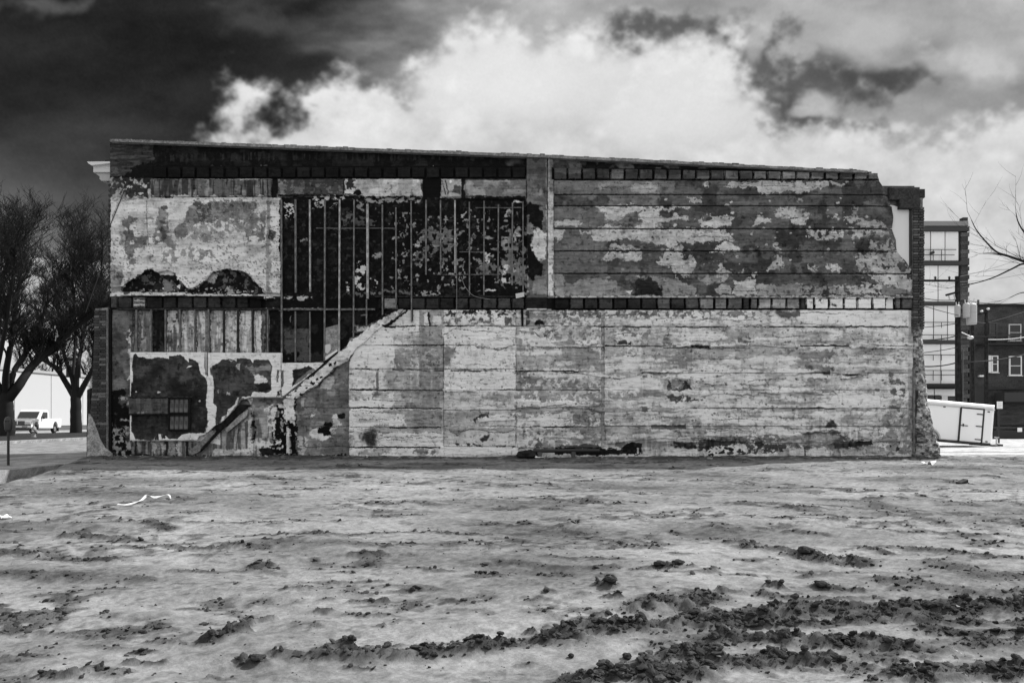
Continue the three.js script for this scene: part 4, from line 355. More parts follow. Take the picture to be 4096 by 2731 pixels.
for (const [p, s] of [[[2622, 1800, 2780, 1794, 2900, 1796, 2962, 1780, 2986, 1786, 2980, 1812, 2780, 1834, 2622, 1834], 5], [[3150, 1792, 3210, 1788, 3212, 1824, 3154, 1822], 8], [[3220, 1790, 3290, 1784, 3336, 1806, 3310, 1828, 3222, 1824], 12], [[3350, 1794, 3510, 1784, 3560, 1800, 3540, 1820, 3360, 1824], 20]]) slab('footing_stone', p, -0.01, 0.12, { rag: 2.6, seed: s });
// masonry between the joists: two rows of blocks with open pockets
{
  const row = (xs, y0, y1, tint) => { for (let k = 0; k + 1 < xs.length; k++) { const a = xs[k] + 4.6, b = xs[k + 1] - 4.6; if (b - a < 12) continue; slab('joist_block', [a, y0(a), b, y0(b), b, y1(b), a, y1(a)], -0.01, 0.055 + 0.012 * noise(k * 3.7, y0(a)), { rag: 0.5, seed: k, bevel: 0.008 }); } };
  for (const [a, b, t] of [[2216, 3520, 0]]) paint(R(a, 670, b, 722), 0, { a: 0 });
  const top = []; for (let x = 2213; x < 3470; x += 57.1) top.push(x); top.push(3514); row(top, (x) => 674 + (x - 2200) * 0.0155, () => 717);
  const topL = []; for (let x = 612; x < 2106; x += 57.4) topL.push(x); row(topL, (x) => 668 + (x - 612) * 0.004, () => 710);
  row([2216, 2279, 2336, 2393, 2452, 2508, 2565, 2627, 2683, 2739, 2797, 2856, 2908, 2970, 2998, 3031, 3085, 3145, 3200, 3222, 3255, 3315, 3374, 3428, 3487, 3543, 3562, 3580, 3604, 3652], () => 1197, () => 1234);
  row([442, 472, 530, 586, 652, 709, 772, 830, 886, 946, 996, 1050], () => 1190, () => 1231);
  row([1510, 1534, 1590, 1645, 1702, 1758, 1818, 1876, 1930, 1990, 2046, 2100], () => 1194, () => 1233);
}
slab('floor_ledge', [2214, 1185, 3662, 1186, 3662, 1195, 2214, 1194], -0.01, 0.075, { rag: 1.3, step: 9 });
slab('floor_ledge', [486, 1171, 700, 1172, 1000, 1182, 1096, 1190, 1094, 1201, 960, 1192, 486, 1184], 0.0, 0.13, { rag: 1.6 });
part('floor_beam', box(wx(1128) - wx(470), 0.05, 0.09, (wx(470) + wx(1128)) / 2, wy(1237), 0.02, 0.006), M.woodDark, house);
part('floor_beam', box(wx(1500) - wx(1130), 0.05, 0.08, (wx(1500) + wx(1130)) / 2, wy(1238), 0.02, 0.006), M.wood, house);
part('floor_beam', box(wx(2100) - wx(1500), 0.035, 0.07, (wx(2100) + wx(1500)) / 2, wy(1187), 0.02, 0.006), M.woodDark, house);
for (const x of [2260, 2385, 2470]) slab('joist_bearing', [x, 1237, x + 11, 1237, x + 11, 1267, x, 1266], 0.0, 0.07, { rag: 0.5 });
slab('pilaster', [2108, 622, 2186, 626, 2187, 1240, 2108, 1240], -0.02, 0.1, { rag: 1.2, step: 24 });
slab('plaster_strip', [2191, 630, 2212, 631, 2214, 900, 2218, 1060, 2214, 1184, 2192, 1184], -0.01, 0.085, { rag: 1.6 });
slab('plaster_coat', [444, 796, 1064, 790, 1122, 792, 1124, 1176, 1064, 1170, 1026, 1134, 998, 1096, 944, 1086, 898, 1079, 855, 1086, 828, 1120, 774, 1152, 747, 1152, 707, 1125, 703, 1094, 671, 1081, 630, 1090, 608, 1081, 586, 1086, 526, 1124, 489, 1146, 444, 1150], -0.012, 0.05, { rag: 1.6, seed: 70 });
slab('frieze_board', [606, 717, 1084, 719, 1084, 784, 606, 786], -0.012, 0.04, { rag: 0.6 }); slab('frieze_board', [1112, 719, 1372, 719, 1372, 782, 1112, 780], -0.012, 0.035, { rag: 0.6 }); slab('frieze_board', [1378, 718, 1688, 718, 1688, 786, 1378, 788], -0.012, 0.045, { rag: 0.7 }); slab('frieze_board', [1766, 718, 1844, 718, 1844, 788, 1766, 788], -0.012, 0.042, { rag: 0.7 }); slab('frieze_board', [1864, 720, 2104, 722, 2104, 796, 1864, 796], -0.012, 0.036, { rag: 0.7 });
// bare studs of the vanished partition
{
  const studs = [[1127.5, 800, 1411, 8, 0], [1183.7, 800, 1172, 9, 1], [1241, 801, 1168, 8, 1], [1300, 800, 1452, 8, 1], [1358.5, 799, 1410, 8, 1], [1416, 801, 1354, 7, 1], [1471, 818, 1196, 12, 1], [1467, 1198, 1303, 7, 0], [1530.6, 820, 1262, 7, 1], [1584.7, 832, 1220, 7, 1], [1646, 806, 1288, 7, 0], [1704.6, 802, 1100, 8, 0], [1762.8, 803, 1096, 7, 1], [1820.4, 803, 1094, 8, 1], [1878, 810, 1184, 7, 0], [1936, 806, 1182, 7, 0], [1993, 820, 1116, 7, 0], [2049, 812, 1142, 8, 0], [2092, 808, 1184, 6, 0],
    [548, 1240, 1408, 9, 0], [607, 1240, 1408, 6, 0], [664, 1240, 1408, 7, 0], [722, 1240, 1408, 8, 0], [781, 1240, 1408, 7, 0], [837, 1240, 1486, 8, 0], [897, 1240, 1410, 9, 2], [953, 1240, 1410, 10, 2], [1012, 1240, 1410, 9, 2], [1072, 1240, 1410, 7, 0], [1183, 1246, 1448, 7, 0], [1241, 1248, 1448, 7, 0]];
  for (const [x, a, b, w, pale] of studs) { const h = (b - a) / PXM, ww = w * 0.78 / PXM, lean = (noise(x, 3) - 0.5) * 0.02; const g = box(ww, h, 0.07, 0, 0, 0, 0.005); g.rotateZ(lean * 0.6); part('stud', g.translate(wx(x), (wy(a) + wy(b)) / 2, 0.045), pale === 1 ? (noise(x * 3, 9) < 0.5 ? M.woodPale : M.wood) : pale === 2 ? M.woodDark : M.wood, house); }
  for (const [x0, x1, y] of [[1264, 1580, 913], [1902, 2086, 831], [1838, 1938, 1008], [1840, 1990, 1098]]) part('lath', box((x1 - x0) / PXM, 0.018, 0.02, wx((x0 + x1) / 2), wy(y), 0.01), M.wood, house);
  slab('plaster_scrap', [1302, 1312, 1354, 1298, 1354, 1398, 1302, 1446], 0.03, 0.02, { rag: 0.4, material: plain(0.52, 0.95, { map: brickGrain }) });
  slab('plaster_scrap', [1300, 1430, 1350, 1398, 1352, 1406, 1300, 1444], 0.052, 0.012, { rag: 0.6, material: plain(0.8, 0.95) });
  slab('plaster_scrap', cT(705, 470, 755, 460, 760, 510, 730, 550, 702, 540), 0.052, 0.02, { rag: 2, material: plain(0.6, 0.95) });
}
// scar of the stair and what is left of its strings
slab('stair_scar', [...scar], 0.0, 0.085, { rag: 2.2, step: 8, bevel: 0.012, seed: 44, label: 'jagged white plaster edge where the stair climbed' });
const plank = (name, px, z, thick, material, label) => { const m = slab(name, px, z, thick, { rag: 0, material, bevel: 0.006 }); if (label) m.userData.label = label; return m; };
plank('stair_string', cT(350, 905, 690, 630, 822, 530, 830, 545, 640, 700, 400, 880), 0.05, 0.05, M.woodChar);
plank('stair_string', cT(400, 850, 590, 692, 606, 700, 440, 840), 0.06, 0.04, M.wood);
plank('stair_string', cS(1290, 1060, 1560, 830, 1600, 790, 1770, 800, 1700, 840, 1390, 1110, 1200, 1310, 1090, 1420, 1080, 1380, 1290, 1150, 1230, 1130), 0.035, 0.05, M.woodChar);
M.board = new THREE.MeshPhysicalMaterial({ specularIntensity: 0.2, map: coatMap, roughness: 0.95 });
plank('stair_string', cS(930, 1420, 1280, 1110, 1300, 1150, 1070, 1420, 970, 1470), 0.04, 0.045, plain(0.42, 0.95, { map: brickGrain }));
plank('stair_string', cS(1410, 1120, 1600, 930, 1720, 850, 1700, 950, 1430, 1170), 0.03, 0.03, plain(0.55, 0.95, { map: brickGrain }));
slab('stair_panel', [868, 1822, 1003, 1672, 1003, 1640, 1010, 1640, 1010, 1822], 0.0, 0.03, { rag: 0.6 });
slab('plaster_flake', cS(2165, 745, 2335, 650, 2335, 1080, 2260, 1050, 2190, 1000, 2190, 860), 0.0, 0.03, { rag: 2.5, step: 9, seed: 31 });
slab('post', [1006, 1640, 1013, 1640, 1013, 1818, 1006, 1818], 0.0, 0.05, { rag: 0.3 }); slab('post', [1146, 1705, 1160, 1705, 1160, 1818, 1146, 1818], 0.0, 0.05, { rag: 0.3 });
// plasterboard sheets
slab('plasterboard_sheet', [526, 1410, 822, 1410, 820, 1470, 830, 1500, 834, 1600, 826, 1736, 800, 1744, 792, 1760, 524, 1760], 0.08, 0.022, { rag: 0.5, label: 'large plasterboard sheet with its dark facing torn away' });
slab('plasterboard_sheet', [836, 1412, 1126, 1414, 1126, 1588, 1008, 1588, 970, 1600, 940, 1640, 890, 1690, 866, 1700, 870, 1640, 862, 1600, 866, 1560, 836, 1500], 0.08, 0.022, { rag: 0.5, label: 'plasterboard sheet with a dark torn patch beside the stair' });
slab('plasterboard_sheet', [832, 1506, 862, 1502, 864, 1610, 874, 1630, 866, 1700, 830, 1732, 826, 1700, 834, 1600], 0.083, 0.024, { rag: 0.8, label: 'narrow white strip of plasterboard' });
slab('plasterboard_sheet', [1129, 1452, 1298, 1452, 1260, 1486, 1140, 1582, 1129, 1584], 0.08, 0.022, { rag: 0.5, label: 'small white plasterboard sheet cut off by the stair line' });
slab('wide_board', cS(142, 712, 684, 712, 684, 918, 142, 918), 0.108, 0.03, { rag: 0.2 });
part('batten', box(wx(775) - wx(522), 0.04, 0.04, (wx(775) + wx(522)) / 2, wy(1588), 0.125, 0.004), M.woodDark, house); part('batten', box(wx(690) - wx(522), 0.045, 0.04, (wx(690) + wx(522)) / 2, wy(1658), 0.125, 0.004), M.woodChar, house);
{ // shuttered hatch: two frames of four slats each
  const slat = plain(0.27, 0.9, { map: M.wood.map });
  for (const [y0, y1] of [[1597, 1650], [1664, 1717]]) {
    const f = part('hatch', merged([box(0.62, 0.03, 0.06, wx(724), wy(y0) + 0.02, 0.13), box(0.62, 0.03, 0.06, wx(724), wy(y1) - 0.02, 0.13), box(0.035, (y1 - y0) / PXM + 0.07, 0.064, wx(683), (wy(y0) + wy(y1)) / 2, 0.13), box(0.05, (y1 - y0) / PXM + 0.07, 0.064, wx(766), (wy(y0) + wy(y1)) / 2, 0.13)]), M.woodChar, house);
    for (let k = 0; k < 4; k++) part('slat', box(0.122, (y1 - y0) / PXM, 0.02, wx(695 + k * 18.6), (wy(y0) + wy(y1)) / 2, 0.125 + 0.003 * (k % 2), 0.004), slat, f);
  }
}
// brick pier at the street end: courses of bricks over a mortar core
const r1 = rng(31), brickShape = box(1, 1, 1, 0, 0, 0, 0.06), courses = (parent, xl, xr, y0, y1, z, n, pick) => { let c = 0; for (let y = y0; y > y1; y -= 10.6, c++) { const a = xl(y), b = xr(y), k = n, w = (b - a) / k; for (let i = 0; i < k; i++) { const off = c % 2 ? w * 0.22 : -w * 0.1, x0 = i ? a + w * i + off : a, x1 = i < k - 1 ? a + w * (i + 1) + off : b; if (r1() < 0.03) continue; const m = part('brick', brickShape, M.brick[pick(y, i)], parent); m.scale.set((x1 - x0 - 1.6) / PXM, 8.8 / PXM, 0.2); m.position.set(wx((x0 + x1) / 2 + (r1() - 0.5) * 1.2), wy(y - 5), z + (r1() - 0.5) * 0.02); } } };
{
  const pier = part('brick_pier', extrude(W(386, 1236, 436, 1232, 436, 1850, 366, 1862, 366, 1680, 380, 1480), 0.42).translate(0, 0, -0.32), M.mortar, house);
  courses(pier, (y) => 384 - 14 * smooth(1300, 1700, y), () => 431, 1846, 1242, 0.04, 2, (y) => (r1() < 0.12 ? 3 : r1() < 0.5 ? 0 : 1));
  part('outer_post', extrude(W(350, 1560, 364, 1552, 364, 1866, 348, 1868), 0.4).translate(0, 0, -0.35), plain(0.05, 0.9, { map: brickGrain }), house);
  slab('pale_slab', [364, 1654, 378, 1668, 394, 1712, 412, 1758, 432, 1792, 456, 1812, 459, 1826, 440, 1832, 374, 1868, 358, 1858, 360, 1750], 0.1, 0.07, { rag: 1.2, material: plain(0.62, 0.95, { map: brickGrain, bumpMap: brickGrain, bumpScale: 0.01 }), label: 'pale triangular slab at the foot of the brick pier' });  // the slab is a ragged triangle in one pale tone
  part('pier_footing', extrude(W(372, 1868, 440, 1834, 446, 1880, 372, 1885), 0.2).translate(0, 0, -0.1), M.concrete, house);
  part('shadow_gap_strip', box(0.06, 4.2, 0.1, wx(441), wy(1530), 0.0), M.woodChar, house);  // dark strip added to stand for the shadow gap beside the pier
  for (let k = 0; k < 22; k++) { const y = 738 + k * 20.5; const m = part('edge_brick', brickShape, M.brick[r1() < 0.5 ? 0 : 1], house); m.scale.set((8 + r1() * 6) / PXM, 9.5 / PXM, 0.22); m.position.set(wx(436 - r1() * 2), wy(y), -0.13); }
}
// rear pier, brick above and broken rubble below
{
  const pier = part('brick_pier', extrude(W(3646, 772, 3690, 772, 3690, 1330, 3650, 1330), 0.4).translate(0, 0, -0.36), M.mortar, house);
  courses(pier, () => 3648, (y) => 3692 + 3 * noise(y * 0.1, 2), 1318, 838, -0.0, 2, () => (r1() < 0.22 ? 3 : r1() < 0.4 ? 2 : 1));
  part('pier_cap', box(wx(3675) - wx(3553), wy(752) - wy(803), 0.3, wx(3614), wy(777), -0.05, 0.02), plain(0.09, 0.95, { map: brickGrain }), house);
  part('pier_cap', box(wx(3675) - wx(3592), wy(800) - wy(838), 0.34, wx(3634), wy(819), -0.04, 0.02), plain(0.09, 0.95, { map: brickGrain }), house);
  part('pier_head', box(wx(3697) - wx(3672), wy(758) - wy(792), 0.36, wx(3685), wy(775), -0.1, 0.02), M.brick[0], house);
  slab('smooth_plaster', [3545, 812, 3640, 838, 3640, 1062, 3560, 1062], -0.05, 0.03, { rag: 0.3, material: plain(0.78, 0.9) });
  part('drain_pipe', bar([wx(3643), wy(838), 0.0], [wx(3644), wy(1060), 0.0], 0.03, 0.03, 10), M.iron, house);
  part('gutter', extrude(W(3700, 772, 3722, 770, 3716, 786, 3700, 792), 8).translate(0, 0, -8.3), plain(0.5, 0.5), house);
  // rubble core below
  const pos = [], idx = [], ny = 84, na = 30, right = (y) => y < 1400 ? 3690 + (y - 1300) * 0.1 : y < 1640 ? 3700 + (y - 1400) * 0.075 : 3718 + Math.pow((y - 1640) / 195, 1.5) * 38;
  for (let j = 0; j <= ny; j++) for (let i = 0; i <= na; i++) { const y = 1296 + (1852 - 1296) * j / ny, a = Math.PI * i / na, xc = (3652 + right(y)) / 2, hx = (right(y) - 3652) / 2, bump = (fbm(i * 0.55 + 3, y * 0.045, 4) - 0.5), depth = 0.2 + 0.45 * smooth(1500, 1840, y); const rr = 1 + bump * 0.7; pos.push(wx(xc - Math.cos(a) * hx * (1 + bump * 0.28)), wy(y), -0.12 + Math.sin(a) * depth * rr); }
  for (let j = 0; j < ny; j++) for (let i = 0; i < na; i++) { const a = j * (na + 1) + i, b = a + na + 1; idx.push(a, b, a + 1, b, b + 1, a + 1); }
  let g = new THREE.BufferGeometry(); g.setAttribute('position', new THREE.Float32BufferAttribute(pos, 3)); g.setIndex(idx); const uv = []; for (let k = 0; k < pos.length; k += 3) uv.push(pos[k], pos[k + 1]); g.setAttribute('uv', new THREE.Float32BufferAttribute(uv, 2)); g.computeVertexNormals();
  const blotch = texture(256, 256, (i, j) => 150 + 150 * (tiling(i / 16, j / 16, 16) - 0.5) + 110 * (tiling(i / 5.12, j / 5.12, 50) - 0.5));
  part('rubble_core', g, new THREE.MeshPhysicalMaterial({ specularIntensity: 0.2, color: grey(0.8), map: blotch, bumpMap: blotch, bumpScale: 0.03, roughness: 1 }), house);
  for (const [x, a, b, w] of [[3650, 1470, 1812, 9], [3662, 1560, 1808, 10]]) part('end_board', box(w / PXM, (b - a) / PXM, 0.05, wx(x), (wy(a) + wy(b)) / 2, 0.1, 0.004), x < 3655 ? M.wood : M.woodDark, house);
}
// coping: rows of bricks bedded in pale mortar along the parapet
{
  const bed = part('coping', extrude(W(448, 572, 448, 562, 2180, 625, 3462, 689, 3462, 697, 2180, 636), 0.56).translate(0, 0, -0.42), plain(0.42, 0.95, { map: brickGrain }), house);
  const top = (px) => px < 2180 ? 562 + (px - 448) * 0.0364 : 625 + (px - 2180) * 0.05;
  for (let x = 452; x < 3440;) { const l = 22 + r1() * 8; if (r1() < 0.86) { const m = part('coping_brick', brickShape, M.coping[Math.floor(r1() * 3)], bed); m.scale.set((l - 1.5) / PXM, 8 / PXM, 0.36 + r1() * 0.12); m.position.set(wx(x + l / 2), wy(top(x + l / 2) - 3.5 + r1() * 1.2), -0.17 + (r1() - 0.5) * 0.06); m.rotation.z = -0.04; } x += l; }
  for (let k = 0; k < 6; k++) { const m = part('coping_brick', brickShape, M.brick[2], bed); m.scale.set(14 / PXM, 9 / PXM, 0.3); m.position.set(wx(3410 + k * 15), wy(676 + k * 2.4), -0.2); }
}
// cornice of the street front, seen from its end; it runs along the front
{ const co = part('cornice', extrude(W(363, 652, 436, 652, 436, 684, 363, 684), 9.2, 0.01).translate(0, 0, B0 + 0.2), plain(0.62, 0.85), house);
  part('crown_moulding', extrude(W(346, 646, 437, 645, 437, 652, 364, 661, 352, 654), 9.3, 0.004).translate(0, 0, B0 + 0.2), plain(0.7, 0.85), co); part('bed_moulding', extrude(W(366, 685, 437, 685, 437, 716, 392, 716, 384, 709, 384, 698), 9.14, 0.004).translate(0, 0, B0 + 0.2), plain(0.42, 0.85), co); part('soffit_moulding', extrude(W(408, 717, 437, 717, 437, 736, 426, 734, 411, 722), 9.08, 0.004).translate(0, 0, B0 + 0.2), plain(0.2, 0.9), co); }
part('cornice_cap', extrude(W(403, 631, 437, 629, 437, 645, 403, 645), 9.1).translate(0, 0, B0 + 0.2), M.tar, house);
part('front_wall', box(0.3, wy(735) - wy(1880), 9.1, wx(446) + 0.05, (wy(735) + wy(1880)) / 2, B0 / 2 - 0.02), plain(0.1, 0.95, { map: brickGrain }), house);
part('parapet_flashing', box(0.05, 0.55, 0.5, wx(440), wy(595), -0.35), M.tar, house);
for (const [a, b] of [[[wx(438), wy(1000), 0.1], [wx(380), wy(1260), 0.5]], [[wx(520), wy(715), 0.05], [wx(441), wy(905), 0.05]]]) part('loose_cable', bar(a, b, 0.012, 0.012, 5), M.iron, house);
{ const c = new THREE.CatmullRomCurve3([[1827, 990], [1828, 1180], [1827, 1316]].map(([x, y]) => new THREE.Vector3(wx(x), wy(y), 0.11))); part('loose_cable', new THREE.TubeGeometry(c, 20, 0.006, 5), plain(0.3), house); const e = new THREE.CatmullRomCurve3([[1846, 1110], [1862, 1150], [1895, 1185], [1960, 1200]].map(([x, y]) => new THREE.Vector3(wx(x), wy(y), 0.12))); part('loose_cable', new THREE.TubeGeometry(e, 24, 0.006, 5), plain(0.3), house); }
slab('plaster_scrap', [2062, 1176, 2096, 1170, 2097, 1188, 2064, 1195], 0.07, 0.02, { rag: 0.5, material: plain(0.6) });
slab('iron_hanger', [1643, 1240, 1652, 1240, 1652, 1284, 1645, 1288], 0.0, 0.06, { rag: 0, material: M.woodChar }); slab('iron_hanger', [2083, 1240, 2094, 1240, 2094, 1302, 2086, 1306], 0.0, 0.06, { rag: 0, material: M.woodChar });

// ---------------------------------------------------------------- the vacant lot: bare soil, rutted by vehicles
const base = (z) => -0.02 * Math.max(z, -3);
const G = (px, py) => { const t = (py - HORIZON) / F, d = (EYE + 0.02 * D) / (t + 0.02); return [(px - 2048) / F * d, D - d, d]; };
const strokes = [];                                            // turned, damp soil: [points, half width in metres, strength, ridge height]
const stroke = (crop, list) => { for (const [w, s, ...p] of list) { const q = [], c = crop(...p); let hw = 0; for (let i = 0; i < c.length; i += 2) { const [x, z, d] = G(c[i], c[i + 1]); q.push(x, z); hw += (w / 1.6 * d * d) / (F * 1.6) / (c.length / 2); } strokes.push([q, hw, s]); } };
stroke(C(0, 1750, 1.5986), [[12, .6, 0, 590, 150, 550, 400, 510, 550, 480, 760, 465], [9, .6, 320, 620, 480, 600, 580, 585], [10, .8, 740, 560, 870, 545, 900, 560, 1080, 600], [4, .6, 1040, 550, 1300, 560, 1600, 568, 1900, 550, 2238, 560], [11, .8, 390, 640, 480, 635, 700, 650, 830, 680], [6, .9, 1000, 710, 1200, 725, 1400, 715, 1580, 700], [26, .75, 0, 770, 100, 760, 300, 780, 560, 790, 700, 800], [26, .55, 0, 890, 300, 910, 600, 900, 700, 905, 900, 925], [6, .7, 1600, 640, 1800, 615, 2000, 620, 2238, 650], [18, .4, 1600, 680, 1900, 690, 2238, 700], [12, .55, 1150, 860, 1500, 870, 1700, 860, 1800, 880], [16, .9, 1690, 825, 1750, 820], [30, .8, 520, 1510, 680, 1515], [18, .8, 250, 1550, 400, 1555], [20, 1, 1240, 1325, 1340, 1280, 1480, 1250], [11, .9, 1470, 1195, 1550, 1160, 1660, 1145], [10, .8, 740, 1400, 860, 1385], [20, 1, 1600, 1440, 1700, 1440], [24, 1, 1850, 1400, 2000, 1410, 2238, 1390], [9, .6, 170, 1250, 330, 1270, 560, 1290], [11, .5, 480, 1340, 700, 1360], [8, .6, 60, 1430, 290, 1430], [9, .6, 880, 1325, 1080, 1335], [6, .5, 280, 1080, 470, 1060], [9, .7, 740, 1460, 960, 1462], [10, .7, 1300, 1530, 1440, 1520], [7, .5, 180, 1020, 300, 1020], [6, .5, 1120, 965, 1280, 960], [10, .6, 1750, 1000, 1880, 990], [10, .8, 2030, 1100, 2120, 1090], [5, .5, 660, 1210, 1000, 1225, 1200, 1260]]);
stroke(C(1400, 1750, 1.5986), [[32, 1, 0, 1350, 130, 1385, 350, 1380, 650, 1370, 900, 1345, 1200, 1300, 1400, 1275], [14, .6, 160, 1335, 400, 1325, 700, 1310, 1000, 1300], [11, .7, 1320, 1220, 1500, 1190, 1650, 1150], [52, 1, 1480, 1270, 1700, 1235, 1900, 1225, 2238, 1210], [40, .9, 1860, 1120, 2000, 1080, 2238, 1040], [40, .9, 1480, 1568, 1700, 1520, 1900, 1460, 2100, 1400, 2238, 1350], [44, .9, 1950, 1540, 2238, 1490], [14, .9, 1640, 970, 1710, 975], [11, .9, 1660, 1045, 1740, 1050], [8, .9, 1240, 1015, 1275, 1015], [8, .8, 800, 890, 880, 890], [7, .8, 910, 915, 950, 915], [14, .7, 1540, 845, 1660, 835], [13, .9, 1945, 845, 2010, 845], [11, .8, 2040, 840, 2130, 842], [5, .7, 0, 635, 350, 625, 540, 635, 880, 630], [5, .6, 640, 570, 950, 570, 1300, 580, 1600, 530, 2100, 490], [6, .5, 470, 715, 760, 705, 1200, 710, 1600, 690, 1850, 660, 2238, 650], [12, .8, 280, 985, 450, 980], [8, .8, 30, 1045, 250, 1040], [14, .5, 740, 830, 950, 820, 1160, 830, 1650, 840], [10, .9, 60, 755, 160, 755], [6, .8, 200, 720, 245, 718], [14, .5, 0, 820, 250, 850, 600, 870], [16, .45, 0, 960, 400, 950, 560, 980], [14, .5, 0, 1130, 250, 1140], [6, .7, 130, 1210, 230, 1210], [9, .6, 1380, 780, 1240, 775], [8, .6, 1820, 700, 1950, 710], [5, .4, 100, 430, 900, 400, 1700, 420], [7, .6, 1480, 1030, 1560, 1025], [9, .8, 1170, 1250, 1230, 1245], [10, .6, 1060, 1440, 1170, 1435], [9, .7, 20, 1450, 170, 1460]]);
stroke(C(2700, 1750, 1.598), [[18, .8, 450, 690, 720, 710], [26, .95, 800, 740, 960, 770, 1100, 780], [18, .6, 1100, 400, 1250, 440], [10, .7, 820, 600, 1000, 620], [12, .7, 1240, 690, 1360, 720], [14, .7, 1380, 680, 1700, 700, 2000, 760], [16, .55, 1500, 790, 1900, 770, 2231, 760], [40, .6, 1680, 830, 1900, 870, 2231, 900], [30, .6, 1300, 900, 1700, 950, 2231, 1000], [10, .7, 1560, 540, 1680, 570], [14, .6, 1800, 420, 1890, 440], [7, .6, 1900, 650, 2231, 665], [44, 1, 0, 1080, 300, 1180, 600, 1130, 1000, 1100, 1400, 1130, 1850, 1070, 2231, 1090], [26, .85, 0, 1240, 400, 1210, 900, 1205, 1400, 1195, 1850, 1175, 2231, 1180], [40, 1, 320, 1300, 700, 1310, 1100, 1330, 1400, 1340], [40, 1, 0, 1400, 400, 1440, 900, 1420, 1000, 1420], [34, .8, 1700, 1250, 2231, 1250], [44, .7, 1500, 1350, 1900, 1330, 2231, 1330], [56, 1, 1500, 1540, 1800, 1500, 2231, 1480], [12, .9, 340, 660, 430, 655], [12, .9, 740, 455, 810, 457], [9, .8, 760, 535, 810, 533], [16, .9, 890, 950, 980, 945], [10, .9, 590, 965, 640, 965], [8, .9, 1090, 955, 1130, 955], [12, .8, 250, 1000, 400, 1005], [14, .6, 500, 1000, 760, 1020, 1250, 1000], [9, .7, 180, 860, 230, 862], [12, .6, 740, 870, 980, 855], [26, .7, 2050, 1000, 2231, 990], [9, .5, 0, 370, 190, 368], [9, .6, 0, 745, 60, 740], [8, .5, 240, 550, 340, 600], [20, .8, 1300, 1580, 1700, 1570, 2231, 1560]]);
const seg = []; for (const [q, hw, s] of strokes) for (let i = 0; i + 3 < q.length; i += 2) seg.push([q[i], q[i + 1], q[i + 2] - q[i], q[i + 3] - q[i + 1], hw * (s > 0.85 ? 1.15 : 1), s]);
function turned(x, z) { let m = 0; for (const [ax, az, bx, bz, hw, s] of seg) { if (z < Math.min(az, az + bz) - 2.2 * hw || z > Math.max(az, az + bz) + 2.2 * hw) continue; const t = clamp(((x - ax) * bx + (z - az) * bz) / (bx * bx + bz * bz + 1e-9), 0, 1), d = Math.hypot((x - ax - bx * t) * 0.8, z - az - bz * t) / hw; const v = s * smooth(1.4, 0.3, d); if (v > m) m = v; } return m; }
const lotEdge = (z) => z < 8 ? -12.25 + 0.32 * Math.max(0, z) + 0.18 * (noise(z * 0.9, 4) - 0.5) : -30;
const padEdge = (x) => -1.55 + 0.25 * (noise(x * 0.6, 8) - 0.5);
function soil(x, z) {                                           // [height, turned soil and painted wall shade, crust tone]
  const far = clamp((D - z) / 16, 0.22, 1), wxx = x + (fbm(x * 0.9, z * 0.9, 3) - 0.5) * 1.1 * far, wzz = z + (fbm(x * 0.7 + 9, z * 1.1, 3) - 0.5) * 0.5 * far + (fbm(x * 3, z * 3 + 5, 3) - 0.5) * 0.24 * far;
  const t0 = turned(wxx, wzz), patch = smooth(0.52, 0.68, fbm(x * 0.8 + 30, z * 1.5, 5)) * 0.75, fine = fbm(x * 6 + 3, z * 6, 4);
  const wall = smooth(1.9, 0.5, z + 0.5 * (fine - 0.5)) * smooth(13.6, 12, x) * smooth(-12.6, -11.8, x);  // dark dirt along the wall foot, deepened to paint in its shadow strip
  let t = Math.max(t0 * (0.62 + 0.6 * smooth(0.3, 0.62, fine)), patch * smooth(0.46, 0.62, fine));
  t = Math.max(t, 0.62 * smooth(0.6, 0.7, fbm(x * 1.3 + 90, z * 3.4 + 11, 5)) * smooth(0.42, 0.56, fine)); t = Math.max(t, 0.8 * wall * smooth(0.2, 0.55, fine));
  let h = base(z) + 0.10 * (fbm(x * 0.28, z * 0.45, 3) - 0.5) + 0.085 * (fbm(x * 1.1 + 4, z * 1.9, 4) - 0.5) + 0.03 * (fbm(x * 5, z * 6.5, 4) - 0.5) + 0.005 * (fbm(x * 22, z * 24, 2) - 0.5);
  const lumps = Math.pow(fbm(x * 11, z * 12 + 40, 4), 1.4);
  const ridged = 1 - Math.abs(2 * fbm(x * 9 + 5, z * 10, 4) - 1) ; h += t0 * t0 * (0.01 + 0.12 * (lumps - 0.25) + 0.05 * (ridged - 0.8)) + t * 0.05 * (fbm(x * 26, z * 28, 3) - 0.4);
  const rip = Math.sin((z + 0.5 * Math.sin(x * 0.5) + 0.9 * (fbm(x * 0.35, z * 0.5, 2) - 0.5)) * 7.5); h += 0.011 * rip * smooth(0.45, 0.65, fbm(x * 0.4 + 70, z * 0.6, 3));
  h += 0.05 * smooth(1.1, 0, z) * smooth(13.4, 12, x) * (0.2 + 1.3 * fbm(x * 0.7, 3, 3)) - 0.06 * smooth(0.2, -0.1, z);
  h -= 0.34 * smooth(0.25, -0.7, x - lotEdge(z)) + 0.3 * smooth(0.2, -0.5, z - padEdge(x)) * smooth(12.0, 12.6, x);
  return [h, t, fbm(x * 0.5 + 12, z * 0.8, 4)];
}
